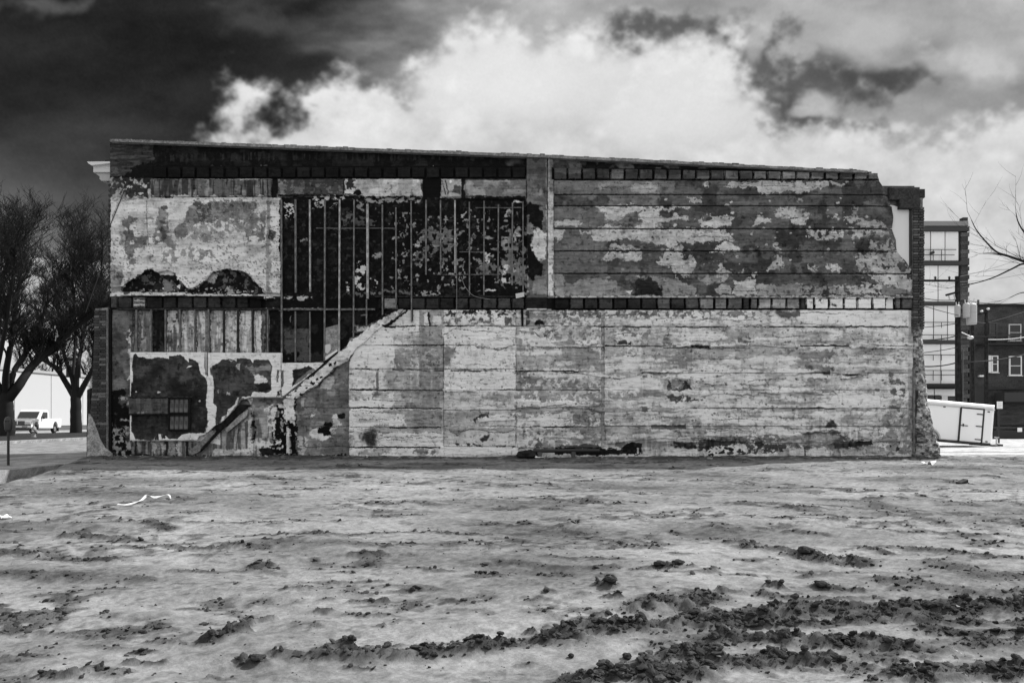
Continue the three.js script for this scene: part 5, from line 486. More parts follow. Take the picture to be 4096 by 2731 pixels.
{
  const ds = []; for (let k = 0; k <= 640; k++) ds.push(24.6 * Math.pow(2.2 / 24.6, k / 640)); for (const d of [1.8, 1.3, 0.6, -0.5, -2, -5, -10]) ds.push(d);
  const nc = 760, nr = ds.length, pos = new Float32Array(nr * (nc + 1) * 3), col = new Float32Array(nr * (nc + 1) * 3), uv = new Float32Array(nr * (nc + 1) * 2), idx = new Uint32Array((nr - 1) * nc * 6);
  let o = 0;
  for (let j = 0; j < nr; j++) for (let i = 0; i <= nc; i++) {
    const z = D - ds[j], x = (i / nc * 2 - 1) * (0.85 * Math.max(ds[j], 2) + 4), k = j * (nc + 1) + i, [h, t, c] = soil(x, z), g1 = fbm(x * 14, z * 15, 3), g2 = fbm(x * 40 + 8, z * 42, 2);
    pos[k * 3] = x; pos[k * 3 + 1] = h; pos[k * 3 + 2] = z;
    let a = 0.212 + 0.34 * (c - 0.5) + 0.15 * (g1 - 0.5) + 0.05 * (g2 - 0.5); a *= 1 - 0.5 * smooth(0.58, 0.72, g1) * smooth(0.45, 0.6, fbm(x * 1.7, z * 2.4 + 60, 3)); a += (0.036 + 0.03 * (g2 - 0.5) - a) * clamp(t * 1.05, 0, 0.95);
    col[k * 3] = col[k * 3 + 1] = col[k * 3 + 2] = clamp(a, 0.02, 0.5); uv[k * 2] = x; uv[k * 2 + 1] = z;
    if (j < nr - 1 && i < nc) { const b = k + nc + 1; idx.set([k, b, k + 1, b, b + 1, k + 1], o); o += 6; }
  }
  const g = new THREE.BufferGeometry(); g.setAttribute('position', new THREE.BufferAttribute(pos, 3)); g.setAttribute('color', new THREE.BufferAttribute(col, 3)); g.setAttribute('uv', new THREE.BufferAttribute(uv, 2)); g.setIndex(new THREE.BufferAttribute(idx, 1)); g.computeVertexNormals();
  const grain = texture(512, 512, (i, j) => 226 + 34 * (tiling(i / 2, j / 2, 256) - 0.5) + 36 * (tiling(i / 8, j / 8, 64) - 0.5) + 40 * (tiling(i / 32, j / 32, 16) - 0.5));
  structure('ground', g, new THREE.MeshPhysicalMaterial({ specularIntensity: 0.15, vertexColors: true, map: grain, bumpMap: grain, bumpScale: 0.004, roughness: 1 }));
}
const level = (x, z) => soil(x, z)[0];
// clods of turned soil, too many to count
{
  const r = rng(404), shapes = [0, 1, 2].map((s) => { const g = new THREE.IcosahedronGeometry(1, 2), p = g.attributes.position; for (let i = 0; i < p.count; i++) { const x = p.getX(i), y = p.getY(i), z = p.getZ(i), k = 0.5 + 0.55 * fbm(x * 1.8 + s * 9 + 20 + z * 0.9, y * 1.8 + z * 1.5 + 30, 4) + 0.42 * Math.abs(2 * fbm(x * 3.6 + 7 - y * 1.7, z * 3.6 + y * 2.3 + s * 5, 3) - 1) + 0.25 * (fbm(x * 7 + z * 5, y * 8 + s * 3, 2) - 0.5); p.setXYZ(i, x * k * 1.15, y * k * 0.8, z * k); } g.computeVertexNormals(); return g; });
  const lists = [[], [], []], m = new THREE.Matrix4(), q = new THREE.Quaternion(), e = new THREE.Euler();
  const add = (x, z, s) => { const [h] = soil(x, z); e.set((r() - 0.5) * 1.2, r() * 6, (r() - 0.5) * 1.2); q.setFromEuler(e); m.compose(new THREE.Vector3(x, h + s * 0.12, z), q, new THREE.Vector3(s * (0.7 + r() * 0.8), s * (0.5 + r() * 0.4), s * (0.7 + r() * 0.6))); lists[Math.floor(r() * 3)].push([...m.elements]); };
  for (let k = 0, n = 0; k < 430000 && n < 52000; k++) {
    const d = 3.4 * Math.pow(21.5 / 3.4, r()), z = D - d, x = (r() * 2 - 1) * (0.72 * d + 1); if (x < lotEdge(z) + 0.3 || z < padEdge(x) + 0.3 && x > 11.5) continue;
    const t = soil(x, z)[1]; const s = r(); if (s > t * t * 0.7 + 0.02) continue; n++; add(x, z, (0.0024 + 0.022 * Math.pow(r(), 10)) * (0.5 + 0.8 * t));
  }
  lists.forEach((list, s) => { const im = shade(new THREE.InstancedMesh(shapes[s], new THREE.MeshPhysicalMaterial({ specularIntensity: 0.15, color: 0xffffff, roughness: 1 }), list.length)); im.name = numbered('soil_clods'); im.userData = { kind: 'stuff', label: 'dark clods of turned soil strewn over the ruts', category: 'soil clods', group: 'clods of turned soil' }; list.forEach((a, i) => { im.setMatrixAt(i, m.fromArray(a)); const v = 0.028 + 0.045 * r() * r(); im.setColorAt(i, grey(v)); }); scene.add(im); });
  // single lumps that stand out
  const lump = (name, px, py, w, h, label, v = 0.055) => { const [x, z, d] = G(px, py), s = w / F * d, y = level(x, z), o = single(name, shapes[Math.floor(r() * 3)], plain(v, 1, { map: brickGrain }), label, 'soil clod'); o.position.set(x, y + h / F * d * 0.32, z); o.scale.set(s * 0.5, h / F * d * 0.55, s * 0.5); o.rotation.y = r() * 6; };
  lump('soil_clod', 2284, 2620, 26, 24, 'round dark soil clod alone on pale soil below the long rut'); lump('soil_clod', 1030, 2652, 58, 30, 'broad dark soil clod left of the long foreground rut'); lump('soil_clod', 2442, 2362, 54, 30, 'dark soil clod on pale crust above the clod-strewn band'); lump('soil_clod', 3288, 2348, 54, 32, 'large clod perched on the smooth pale hump at right'); lump('soil_clod', 3222, 2212, 60, 40, 'tall ragged clod at the head of the dark clump, right of centre'); lump('soil_clod', 1476, 2265, 46, 26, 'crumbly dark clod in the middle distance, left of centre'); lump('soil_clod', 2640, 2280, 50, 26, 'left of two dark clods side by side, right of centre'); lump('soil_clod', 2714, 2276, 52, 24, 'right of two dark clods side by side, right of centre'); lump('soil_clod', 2186, 2386, 28, 18, 'small round clod on bare crust near the middle of the lot'); lump('soil_clod', 2510, 2622, 40, 34, 'upright clod in front of the lower right rut');
  lump('rubble_chunk', 2776, 2690, 34, 26, 'pale broken lump among dark clods at the lower edge', 0.5); lump('rubble_chunk', 568, 2196, 40, 16, 'pale stone in the soil below the torn white strip', 0.4); lump('rubble_chunk', 2840, 1842, 22, 12, 'pale chunk at the foot of the wall, right part', 0.5);
  const chips = []; for (let k = 0; k < 60; k++) { const d = 4.5 + r() * r() * 16, z = D - d, x = (r() * 2 - 1) * 0.66 * d; if (x < lotEdge(z) + 0.3) continue; const [h] = soil(x, z), s = 0.003 + 0.009 * Math.pow(r(), 3); e.set((r() - 0.5) * 0.8, r() * 6, (r() - 0.5) * 0.8); chips.push([...m.compose(new THREE.Vector3(x, h + s * 0.3, z), q.setFromEuler(e), new THREE.Vector3(s * (1 + r() * 2), s * 0.4, s)).elements]); }
  for (let k = 0; k < 120; k++) { const x = -11.6 + r() * 23.5, z = 0.12 + r() * r() * 0.9, s = 0.008 + 0.035 * Math.pow(r(), 2.5), [h] = soil(x, z); e.set((r() - 0.5), r() * 6, (r() - 0.5)); chips.push([...m.compose(new THREE.Vector3(x, h + s * 0.4, z), q.setFromEuler(e), new THREE.Vector3(s * (1 + r()), s * 0.6, s)).elements]); }
  const im = shade(new THREE.InstancedMesh(new THREE.DodecahedronGeometry(1, 0), plain(0.34, 0.95), chips.length)); im.name = 'plaster_chips'; im.userData = { kind: 'stuff', label: 'pale chips of plaster and paper scattered on the soil', category: 'chips' }; chips.forEach((a, i) => im.setMatrixAt(i, m.fromArray(a))); scene.add(im);
}

// ---------------------------------------------------------------- beyond the lot: street on the left, concrete yard on the right
const street = -0.19;
const tarGrain = texture(512, 512, (i, j) => 200 + 60 * (tiling(i / 2, j / 2, 256) - 0.5) + 60 * (tiling(i / 42.67, j / 42.67, 12) - 0.5) + 40 * (tiling(i / 12.8, j / 12.8, 40) - 0.5));
function sheet(name, x0, x1, z0, z1, y, v, scale = 0.25, thick = 0) { const g = thick ? new THREE.BoxGeometry(x1 - x0, thick, z1 - z0).translate(0, -thick / 2, 0) : new THREE.PlaneGeometry(x1 - x0, z1 - z0).rotateX(-Math.PI / 2); g.translate((x0 + x1) / 2, y, (z0 + z1) / 2); const p = g.attributes.position, uv = g.attributes.uv; for (let i = 0; i < p.count; i++) uv.setXY(i, (p.getX(i) + p.getY(i)) * scale, (p.getZ(i) + p.getY(i)) * scale); return structure(name, g, plain(v, 0.95, { map: tarGrain })); }
sheet('terrain', -700, 700, -900, 500, -0.75, 0.28, 0.05);
sheet('street', -25.5, -15.2, -200, 34, street, 0.3);
sheet('pavement', -15.2, -11.7, -200, 34, street + 0.12, 0.42, 0.25, 0.6);
sheet('kerb', -26.0, -25.5, -200, 34, street + 0.13, 0.4, 0.25, 0.6);
sheet('verge', -36.4, -26.0, -200, 34, street + 0.1, 0.045, 0.5, 0.6);
sheet('parking_strip', -60, -36.4, -200, 34, street + 0.02, 0.45);
sheet('yard', 11.8, 120, -46, 6, -0.2, 0.66);
sheet('yard_kerb', 14.6, 60, -1.9, -1.45, -0.05, 0.55, 0.25, 0.5);
sheet('back_street', -11.7, 120, -110, -46, -0.25, 0.3);
for (const [x, z0, z1] of [[17, -13.5, -13.3], [17, -7.9, -7.75]]) sheet('yard_joint', x - 4, x + 30, z0, z1, -0.194, 0.16);

// ---------------------------------------------------------------- trees
class Branches {
  constructor() { this.p = []; this.i = []; this.n = []; }
  tube(points, radii, sides) {
    const start = this.p.length / 3, up = new THREE.Vector3(), t = new THREE.Vector3(), b = new THREE.Vector3(), c = new THREE.Vector3();
    points.forEach((q, k) => {
      t.copy(points[Math.min(k + 1, points.length - 1)]).sub(points[Math.max(k - 1, 0)]).normalize(); up.set(Math.abs(t.y) > 0.9 ? 1 : 0, Math.abs(t.y) > 0.9 ? 0 : 1, 0.1); b.crossVectors(t, up).normalize(); c.crossVectors(t, b);
      for (let s = 0; s < sides; s++) { const a = s / sides * 6.2832, nx = b.x * Math.cos(a) + c.x * Math.sin(a), ny = b.y * Math.cos(a) + c.y * Math.sin(a), nz = b.z * Math.cos(a) + c.z * Math.sin(a), r = radii[k]; this.p.push(q.x + nx * r, q.y + ny * r, q.z + nz * r); this.n.push(nx, ny, nz); if (k) { const A = start + (k - 1) * sides + s, B = start + (k - 1) * sides + (s + 1) % sides; this.i.push(A, B, A + sides, B, B + sides, A + sides); } }
    });
  }
  geometry() { const g = new THREE.BufferGeometry(); g.setAttribute('position', new THREE.Float32BufferAttribute(this.p, 3)); g.setAttribute('normal', new THREE.Float32BufferAttribute(this.n, 3)); g.setIndex(this.i); return g; }
}
const bark = plain(0.02, 0.95), twigBark = plain(0.022, 0.95);
function tree(name, label, foot, limbs, seed, { group, twigs = 4, rise = 0.35, leaf = 1, thin = 1 } = {}) {
  const r = rng(seed), T = thing(name, label, 'tree', foot, 0, group), wood = new Branches(), crown = new Branches(), rel = (p) => new THREE.Vector3(p[0] - foot[0], p[1] - foot[1], p[2] - foot[2]);
  const grow = (from, dir, len, rad, depth) => {
    const n = depth > 1 ? 5 : 4, pts = [from.clone()], rr = [rad], d = dir.clone(); let q = from.clone();
    for (let k = 1; k <= n; k++) { d.x += (r() - 0.5) * 0.5; d.y += (r() - 0.5) * 0.4 + rise * 0.12; d.z += (r() - 0.5) * 0.5; d.normalize(); q = q.clone().addScaledVector(d, len / n); pts.push(q); rr.push(rad * (1 - 0.75 * k / n)); }
    (depth > 2 ? wood : crown).tube(pts, rr, depth > 2 ? 6 : depth > 1 ? 4 : 3);
    if (depth <= 0) return;
    const kids = depth > 1 ? 4 + Math.floor(r() * 3) : 3 + Math.floor(r() * 3);
    for (let k = 0; k < kids; k++) { const t = 0.25 + 0.75 * (k + r()) / kids, at = Math.min(n - 1, Math.floor(t * n)), f = t * n - at, p = pts[at].clone().lerp(pts[at + 1], f), a = r() * 6.2832, e = 0.45 + r() * 0.5, side = new THREE.Vector3(Math.cos(a), 0.15 + rise * r(), Math.sin(a)); grow(p, d.clone().multiplyScalar(1 - e * 0.4).addScaledVector(side, e).normalize(), len * (0.48 + 0.25 * r()), Math.max(rad * (0.42 + 0.15 * (1 - t)), 0.0075 * thin), depth - 1); }
  };
  for (const [r0, r1, depth, ...pts] of limbs) {
    const c = new THREE.CatmullRomCurve3(pts.map(rel)), n = pts.length * 5, P = c.getPoints(n), len = c.getLength();
    wood.tube(P.map((p, k) => p.clone().add(new THREE.Vector3((noise(k * 0.6, r0 * 50) - 0.5) * r1 * 0.2, 0, 0))), P.map((_, k) => r0 + (r1 - r0) * k / n), 10);
    if (depth < 0) continue;
    const kids = Math.round(len * (leaf * 1.15)) + 2;
    for (let k = 0; k < kids; k++) { const t = 0.3 + 0.7 * (k + r()) / kids, p = c.getPointAt(Math.min(t, 1)), d = c.getTangentAt(Math.min(t, 1)), a = r() * 6.2832; grow(p, d.clone().addScaledVector(new THREE.Vector3(Math.cos(a), 0.3 + rise * r(), Math.sin(a)), 0.85).normalize(), len * (0.13 + 0.13 * r()), (r0 + (r1 - r0) * t) * 0.42, depth); }
    grow(P[n], c.getTangentAt(1), len * 0.2, r1 * 0.8, depth);
  }
  part('trunk', wood.geometry(), bark, T); part('crown', crown.geometry(), twigBark, T); return T;
}
{
  const A = (px, py, dd = 0) => at(px, py, 51 + dd), Bq = (px, py, dd = 0) => at(px, py, 61 + dd), fa = [at(24, 1750, 51)[0], street + 0.1, D - 51], fb = [at(301, 1736, 61)[0], street + 0.1, D - 61];
  tree('shade_tree', 'big bare tree whose trunk stands left of the white pickup', fa, [
    [0.52, 0.4, -1, [fa[0], street - 0.05, fa[2]], A(24, 1690), A(22, 1620), A(24, 1570)], [0.34, 0.12, 3, A(26, 1600), A(70, 1545), A(130, 1460, 1), A(200, 1400, 2), A(300, 1310, 3), A(390, 1240, 3)], [0.22, 0.09, 3, A(30, 1575), A(52, 1490), A(95, 1420, 1), A(150, 1310, 2), A(190, 1200, 2)], [0.24, 0.09, 3, A(20, 1580), A(22, 1490, -1), A(40, 1380, -2), A(60, 1240, -2), A(80, 1090, -3)], [0.22, 0.1, 3, A(16, 1590), A(-40, 1480, -1), A(-90, 1380, -1), A(-140, 1200, -2)], [0.16, 0.05, 3, A(-20, 1500, -3), A(10, 1360, -5), A(40, 1180, -7), A(60, 1000, -8)], [0.18, 0.05, 3, A(-60, 1420, -2), A(-20, 1200, -5), A(50, 1010, -6), A(110, 930, -6)]], 12, { group: 'bare street trees', leaf: 2.6, thin: 1.7 });
  tree('shade_tree', 'big bare tree between the white pickup and the brick pier', fb, [
    [0.46, 0.36, -1, [fb[0], street - 0.05, fb[2]], Bq(301, 1680), Bq(302, 1610), Bq(300, 1560)], [0.26, 0.1, 3, Bq(298, 1590), Bq(262, 1530), Bq(220, 1470, -1), Bq(160, 1430, -1), Bq(90, 1330, -2)], [0.2, 0.08, 3, Bq(298, 1560), Bq(280, 1490), Bq(255, 1420, 1), Bq(235, 1280, 2), Bq(215, 1120, 2)], [0.2, 0.08, 3, Bq(304, 1560), Bq(308, 1470), Bq(322, 1400, 1), Bq(340, 1240, 2), Bq(335, 1090, 2)], [0.24, 0.1, 3, Bq(308, 1590), Bq(340, 1530), Bq(372, 1470), Bq(410, 1380, -1), Bq(440, 1260, -2)], [0.14, 0.05, 3, Bq(290, 1500, 2), Bq(300, 1330, 3), Bq(290, 1150, 4), Bq(300, 960, 5)], [0.14, 0.05, 3, Bq(370, 1470), Bq(380, 1300, 2), Bq(400, 1120, 3), Bq(410, 980, 3)]], 33, { group: 'bare street trees', leaf: 2.6, thin: 1.9 });
  for (const [px, d, h, seed, label] of [[-110, 74, 11.5, 5, 'farther bare tree at the left edge behind the street trees'], [160, 92, 12, 6, 'farther bare tree rising behind the white pickup'], [395, 84, 11, 7, 'farther bare tree showing beside the brick pier']]) {
    const [x, , z] = at(px, 1700, d), f = [x, street, z], L = (dx, y, dz = 0) => [x + dx, street + y, z + dz];
    tree('street_tree', label, f, [[0.35, 0.25, -1, L(0, -0.2), L(0.05, 1.5), L(0, 3)], [0.2, 0.06, 3, L(0, 2.8), L(-0.8, 4.5), L(-1.8, 6.5), L(-2.6, h * 0.8)], [0.2, 0.06, 3, L(0, 2.8), L(0.7, 4.6), L(1.4, 6.8), L(2.2, h * 0.82)], [0.18, 0.06, 3, L(0, 2.9), L(0.1, 5, 0.5), L(-0.2, 7, 0.8), L(0.2, h * 0.85, 1)]], seed, { group: 'bare trees across the street', thin: 2.2, leaf: 0.9 });
  }
}
// ---------------------------------------------------------------- white pickup
const M2 = { paint: new THREE.MeshPhysicalMaterial({ color: grey(0.82), roughness: 0.35, clearcoat: 0.6, clearcoatRoughness: 0.1 }), glass: new THREE.MeshPhysicalMaterial({ color: grey(0.01), roughness: 0.06 }), rubber: plain(0.02, 0.85), chrome: plain(0.55, 0.25, { metalness: 0.9 }), black: plain(0.015, 0.6), lamp: new THREE.MeshPhysicalMaterial({ color: grey(0.6), roughness: 0.1 }), white: plain(0.8, 0.5), zinc: plain(0.4, 0.45, { metalness: 0.6 }) };
function wheel(parent, x, y, z, r, w) { const t = part('wheel', new THREE.TorusGeometry(r * 0.76, r * 0.26, 10, 28).rotateY(Math.PI / 2).scale(w / (r * 0.52), 1, 1), M2.rubber, parent); t.position.set(x, y, z); part('rim', merged([new THREE.CylinderGeometry(r * 0.56, r * 0.56, w * 0.72, 20).rotateZ(Math.PI / 2), new THREE.CylinderGeometry(r * 0.2, r * 0.24, w * 0.95, 12).rotateZ(Math.PI / 2)]), M2.chrome, t); return t; }
{
  const [x, , z] = at(142, 1737, 61.5), T = thing('pickup_truck', 'white pickup truck parked across the street beneath the bare trees', 'truck', [x - 0.2, street + 0.02, z], 0.16);
  const side = new THREE.Shape(); side.moveTo(-2.75, 0.52); side.lineTo(-2.78, 1.16); side.lineTo(0.9, 1.17); side.lineTo(2.1, 1.13); side.lineTo(2.5, 1.05); side.lineTo(2.62, 0.9); side.lineTo(2.64, 0.55); side.lineTo(2.28, 0.5); side.absarc(1.78, 0.5, 0.5, 0, Math.PI, false); side.lineTo(-1.2, 0.46); side.absarc(-1.7, 0.5, 0.5, 0, Math.PI, false);
  part('body', new THREE.ExtrudeGeometry(side, { depth: 1.82, bevelEnabled: true, bevelSize: 0.05, bevelThickness: 0.06, bevelSegments: 2, curveSegments: 12 }).rotateY(-Math.PI / 2).translate(0.91, 0, 0), M2.paint, T);
  const cab = new THREE.Shape(); cab.moveTo(-0.75, 1.16); cab.lineTo(-0.66, 1.78); cab.lineTo(-0.5, 1.86); cab.lineTo(0.3, 1.87); cab.lineTo(0.48, 1.8); cab.lineTo(1.12, 1.16);
  part('cab', new THREE.ExtrudeGeometry(cab, { depth: 1.46, bevelEnabled: true, bevelSize: 0.05, bevelThickness: 0.1, bevelSegments: 2 }).rotateY(-Math.PI / 2).translate(0.73, 0, 0), M2.paint, T);
  part('windscreen', new THREE.BoxGeometry(1.42, 0.72, 0.02).rotateX(-0.79).translate(0, 1.5, 0.86), M2.glass, T);
  for (const s of [-1, 1]) { const w = new THREE.Shape(); w.moveTo(-0.5, 1.22); w.lineTo(-0.46, 1.72); w.lineTo(0.3, 1.73); w.lineTo(0.78, 1.22); part('side_window', new THREE.ExtrudeGeometry(w, { depth: 0.02, bevelEnabled: false }).rotateY(-Math.PI / 2).translate(s * 0.838 + 0.01, 0, 0), M2.glass, T); const d = part('door', box(0.012, 0.58, 1.2, s * 0.972, 0.86, 0.2, 0.003), M2.paint, T); part('handle', box(0.03, 0.03, 0.14, s * 0.985, 1.05, -0.3), M2.chrome, d); const m = part('mirror', box(0.12, 0.2, 0.18, s * 1.1, 1.28, 0.85, 0.03), M2.black, T); part('mirror_arm', bar([s * 0.9, 1.2, 0.85], [s * 1.08, 1.25, 0.85], 0.02), M2.black, m); const h = part('headlight', box(0.36, 0.2, 0.12, s * 0.72, 0.88, 2.64, 0.02), M2.lamp, T); part('turn_lamp', box(0.1, 0.18, 0.12, s * 0.93, 0.88, 2.6, 0.02), plain(0.3, 0.3), h); for (const zz of [1.78, -1.7]) wheel(T, s * 0.82, 0.37, zz, 0.38, 0.26); }
  const gr = part('grille', box(0.98, 0.3, 0.06, 0, 0.88, 2.68, 0.01), M2.black, T); for (const y of [0.8, 0.86, 0.92, 0.98]) part('grille_bar', box(0.96, 0.014, 0.02, 0, y, 2.715), plain(0.25, 0.5), gr); part('grille_bar', box(0.07, 0.3, 0.03, 0, 0.88, 2.715), M2.white, gr); part('grille_bar', box(1.04, 0.045, 0.03, 0, 1.05, 2.69), M2.white, gr);
  const bu = part('bumper', box(1.92, 0.2, 0.16, 0, 0.6, 2.74, 0.03), M2.chrome, T); part('bumper_top', box(1.9, 0.06, 0.14, 0, 0.735, 2.74, 0.01), M2.black, bu); part('air_dam', box(1.7, 0.2, 0.1, 0, 0.42, 2.66, 0.02), M2.black, T); for (const s of [-0.55, 0.55]) part('bumper_slot', box(0.38, 0.08, 0.04, s, 0.6, 2.815), M2.black, bu);
  part('bed_floor', box(1.6, 0.04, 1.85, 0, 1.2, -1.8), M2.black, T); part('running_board', box(1.7, 0.05, 2.1, 0, 0.42, 0.02), M2.black, T); for (const s of [-0.87, 0.87]) part('mud_flap', box(0.24, 0.36, 0.02, s, 0.34, -2.24), M2.black, T);
}
{ // fire hydrant on the verge
  const [x, , z] = at(133, 1756, 48.5), T = thing('fire_hydrant', 'fire hydrant on the grass verge in front of the pickup', 'hydrant', [x, street + 0.06, z]);
  const p = [[0.001, 0], [0.16, 0], [0.16, 0.05], [0.11, 0.07], [0.105, 0.46], [0.14, 0.48], [0.14, 0.53], [0.12, 0.56], [0.1, 0.64], [0.055, 0.71], [0.03, 0.73], [0.03, 0.79], [0.001, 0.8]].map(([a, b]) => new THREE.Vector2(a, b));
  part('barrel', new THREE.LatheGeometry(p, 20), plain(0.2, 0.6), T); for (const [a, r] of [[0, 0.06], [Math.PI, 0.06], [Math.PI / 2, 0.085]]) part('nozzle', new THREE.CylinderGeometry(r, r, 0.14, 12).rotateZ(Math.PI / 2).translate(0.15, 0.4, 0).rotateY(a - Math.PI / 2), plain(0.26, 0.6), T);
}
{ // parking meter on the near pavement
  const [x, , z] = at(31, 1876, 19.6), T = thing('parking_meter', 'parking meter on a thin post at the left edge', 'parking meter', [x, -0.2, z]);
  part('post', bar([0, 0, 0], [0, 1.0, 0], 0.032, 0.03, 10), M.iron, T);
  const p = [[0.001, 0.98], [0.06, 0.99], [0.085, 1.05], [0.095, 1.2], [0.09, 1.28], [0.06, 1.35], [0.001, 1.38]].map(([a, b]) => new THREE.Vector2(a, b)); const h = part('head', new THREE.LatheGeometry(p, 18).scale(1.1, 1, 0.75), plain(0.03, 0.4, { metalness: 0.3 }), T); part('dial_window', new THREE.SphereGeometry(0.07, 14, 8, 0, 6.3, 0, 1.2).rotateX(Math.PI / 2).scale(1, 1, 0.35).translate(0, 1.27, 0.05), M2.glass, h);
}
{ // white metal-clad store across the street, its front towards the street
  const X = -45.5, T = thing('white_store', 'white panelled building across the street behind the pickup', 'building', [X, street, -40]), h = 5.6;
  part('wall', box(12, h, 70, -6.02, h / 2, 0), plain(0.2, 0.7), T);
  for (let z = -33.5; z < 34; z += 5.6) part('wall_panel', box(0.05, h - 0.5, 5.52, 0.005, h / 2 + 0.25, z, 0.008), plain(0.4 + 0.03 * noise(z, 1), 0.7), T);
  part('base_course', box(0.1, 0.45, 70, 0.02, 0.22, 0), plain(0.1, 0.8), T); part('coping', box(0.3, 0.25, 70.2, 0.02, h + 0.1, 0), plain(0.3, 0.7), T); for (const z of [-1.7, 2.9]) part('conduit', bar([0.06, 0.6, z], [0.06, h, z], 0.04, 0.04, 6), plain(0.2), T);
}
{ // lettered sign on a post among the branches
  const [x, y, z] = at(292, 1470, 66), T = thing('shop_sign', 'dark sign lettered BC on a post behind the right street tree', 'sign', [x, street, z], 0.5), h = y - street;
  const c = document.createElement('canvas'); c.width = 256; c.height = 320; const k = c.getContext('2d'); k.fillStyle = '#1c1c1c'; k.fillRect(0, 0, 256, 320); k.fillStyle = '#c8c8c8'; k.font = 'bold 130px serif'; k.fillText('BC', 34, 140); k.lineWidth = 9; k.strokeStyle = '#d8d8d8'; k.beginPath(); k.moveTo(48, 196); k.lineTo(210, 178); k.moveTo(48, 214); k.lineTo(214, 190); k.stroke();
  const t = new THREE.CanvasTexture(c); t.colorSpace = THREE.SRGBColorSpace; part('panel', box(1.1, 1.7, 0.16, 0, h, 0, 0.02), plain(0.02, 0.7), T); part('lettering', new THREE.PlaneGeometry(1.04, 1.6).translate(0, h, 0.085), new THREE.MeshStandardMaterial({ map: t, roughness: 0.7 }), T); part('post', bar([0, 0, 0], [0, h - 0.85, 0], 0.09, 0.09, 10), M.iron, T);
}

// ---------------------------------------------------------------- tall gutted building behind, on the right
{
  const d = 72, k = d / F, T = thing('panelled_tower', 'five-storey white-panelled building end with dark floor slabs behind the wall', 'building', [at(3700, 1700, d)[0], -0.3, D - d]), X = (px) => (px - 3700) * k, Y = (py) => EYE + (HORIZON - py) * k + 0.3;
  part('body', box(X(3876) - X(3300), Y(892), 14, (X(3876) + X(3300)) / 2, Y(892) / 2, -7.2), plain(0.2, 0.95, { map: brickGrain }), T);
  const white = [0.8, 0.76, 0.83].map((v) => plain(v, 0.8)), floors = [[926, 1042, [3725, 3783]], [1062, 1206, [3755]], [1222, 1360, [3737, 3793]], [1376, 1534, [3766]], [1556, 1584, [3740]]];
  floors.forEach(([a, b, cuts], f) => { const xs = [3300, 3400, 3500, 3600, 3670, ...cuts, 3838]; for (let i = 0; i + 1 < xs.length; i++) part('wall_panel', box(X(xs[i + 1]) - X(xs[i]) - 0.09, Y(a) - Y(b), 0.12, (X(xs[i]) + X(xs[i + 1])) / 2, (Y(a) + Y(b)) / 2, -0.08, 0.01), white[(i + f) % 3], T); });
  for (const [a, b] of [[908, 926], [1047, 1061], [1208, 1221], [1361, 1375], [1536, 1555]]) part('floor_slab', box(X(3874) - X(3300), Y(a) - Y(b), 0.5, (X(3874) + X(3300)) / 2, (Y(a) + Y(b)) / 2, 0.0, 0.03), plain(0.06, 0.9), T);
  part('parapet', box(X(3872) - X(3300), Y(885) - Y(905), 0.55, (X(3872) + X(3300)) / 2, Y(895), -0.1, 0.03), plain(0.25, 0.9), T); part('chimney', box(0.45, 0.7, 0.6, X(3864), Y(884), -0.3), plain(0.05), T);
  const br = [0.1, 0.14, 0.2].map((v) => plain(v, 0.95, { map: brickGrain })), r = rng(3); for (let y = 930, c = 0; y < 1590; y += 17, c++) part('quoin', box(X(3878 - (c % 2) * 5) - X(3844), 16 * k, 0.22, (X(3878 - (c % 2) * 5) + X(3844)) / 2, Y(y + 8), -0.03, 0.012), br[Math.floor(r() * 3)], T);
  for (const [f, y, x0, x1] of [[0, 1000, 3400, 3822], [0, 1021, 3400, 3815], [2, 1290, 3400, 3838], [2, 1340, 3400, 3838], [3, 1420, 3400, 3838], [3, 1482, 3400, 3838], [3, 1500, 3400, 3838]]) part('railing', merged([bar([X(x0), Y(y), 0.2], [X(x1), Y(y), 0.2], 0.035, 0.035, 5), ...[3500, 3600, 3730, 3763].map((x) => bar([X(x), Y(y), 0.2], [X(x), Y(y + 22), 0.2], 0.03, 0.03, 5))]), plain(0.05), T);
  part('lamp_bracket', box(0.2, 0.2, 0.5, X(3722), Y(1014), 0.35), M2.black, T); part('lower_pipe', bar([X(3500), Y(1545), 0.6], [X(3818), Y(1545), 0.6], 0.22, 0.22, 12), plain(0.03), T);
  for (const x of [3724, 3752, 3780]) part('low_window', box(0.55, 0.75, 0.1, X(x), Y(1596), 0.0), x > 3770 ? plain(0.6, 0.6) : M2.glass, T);
}
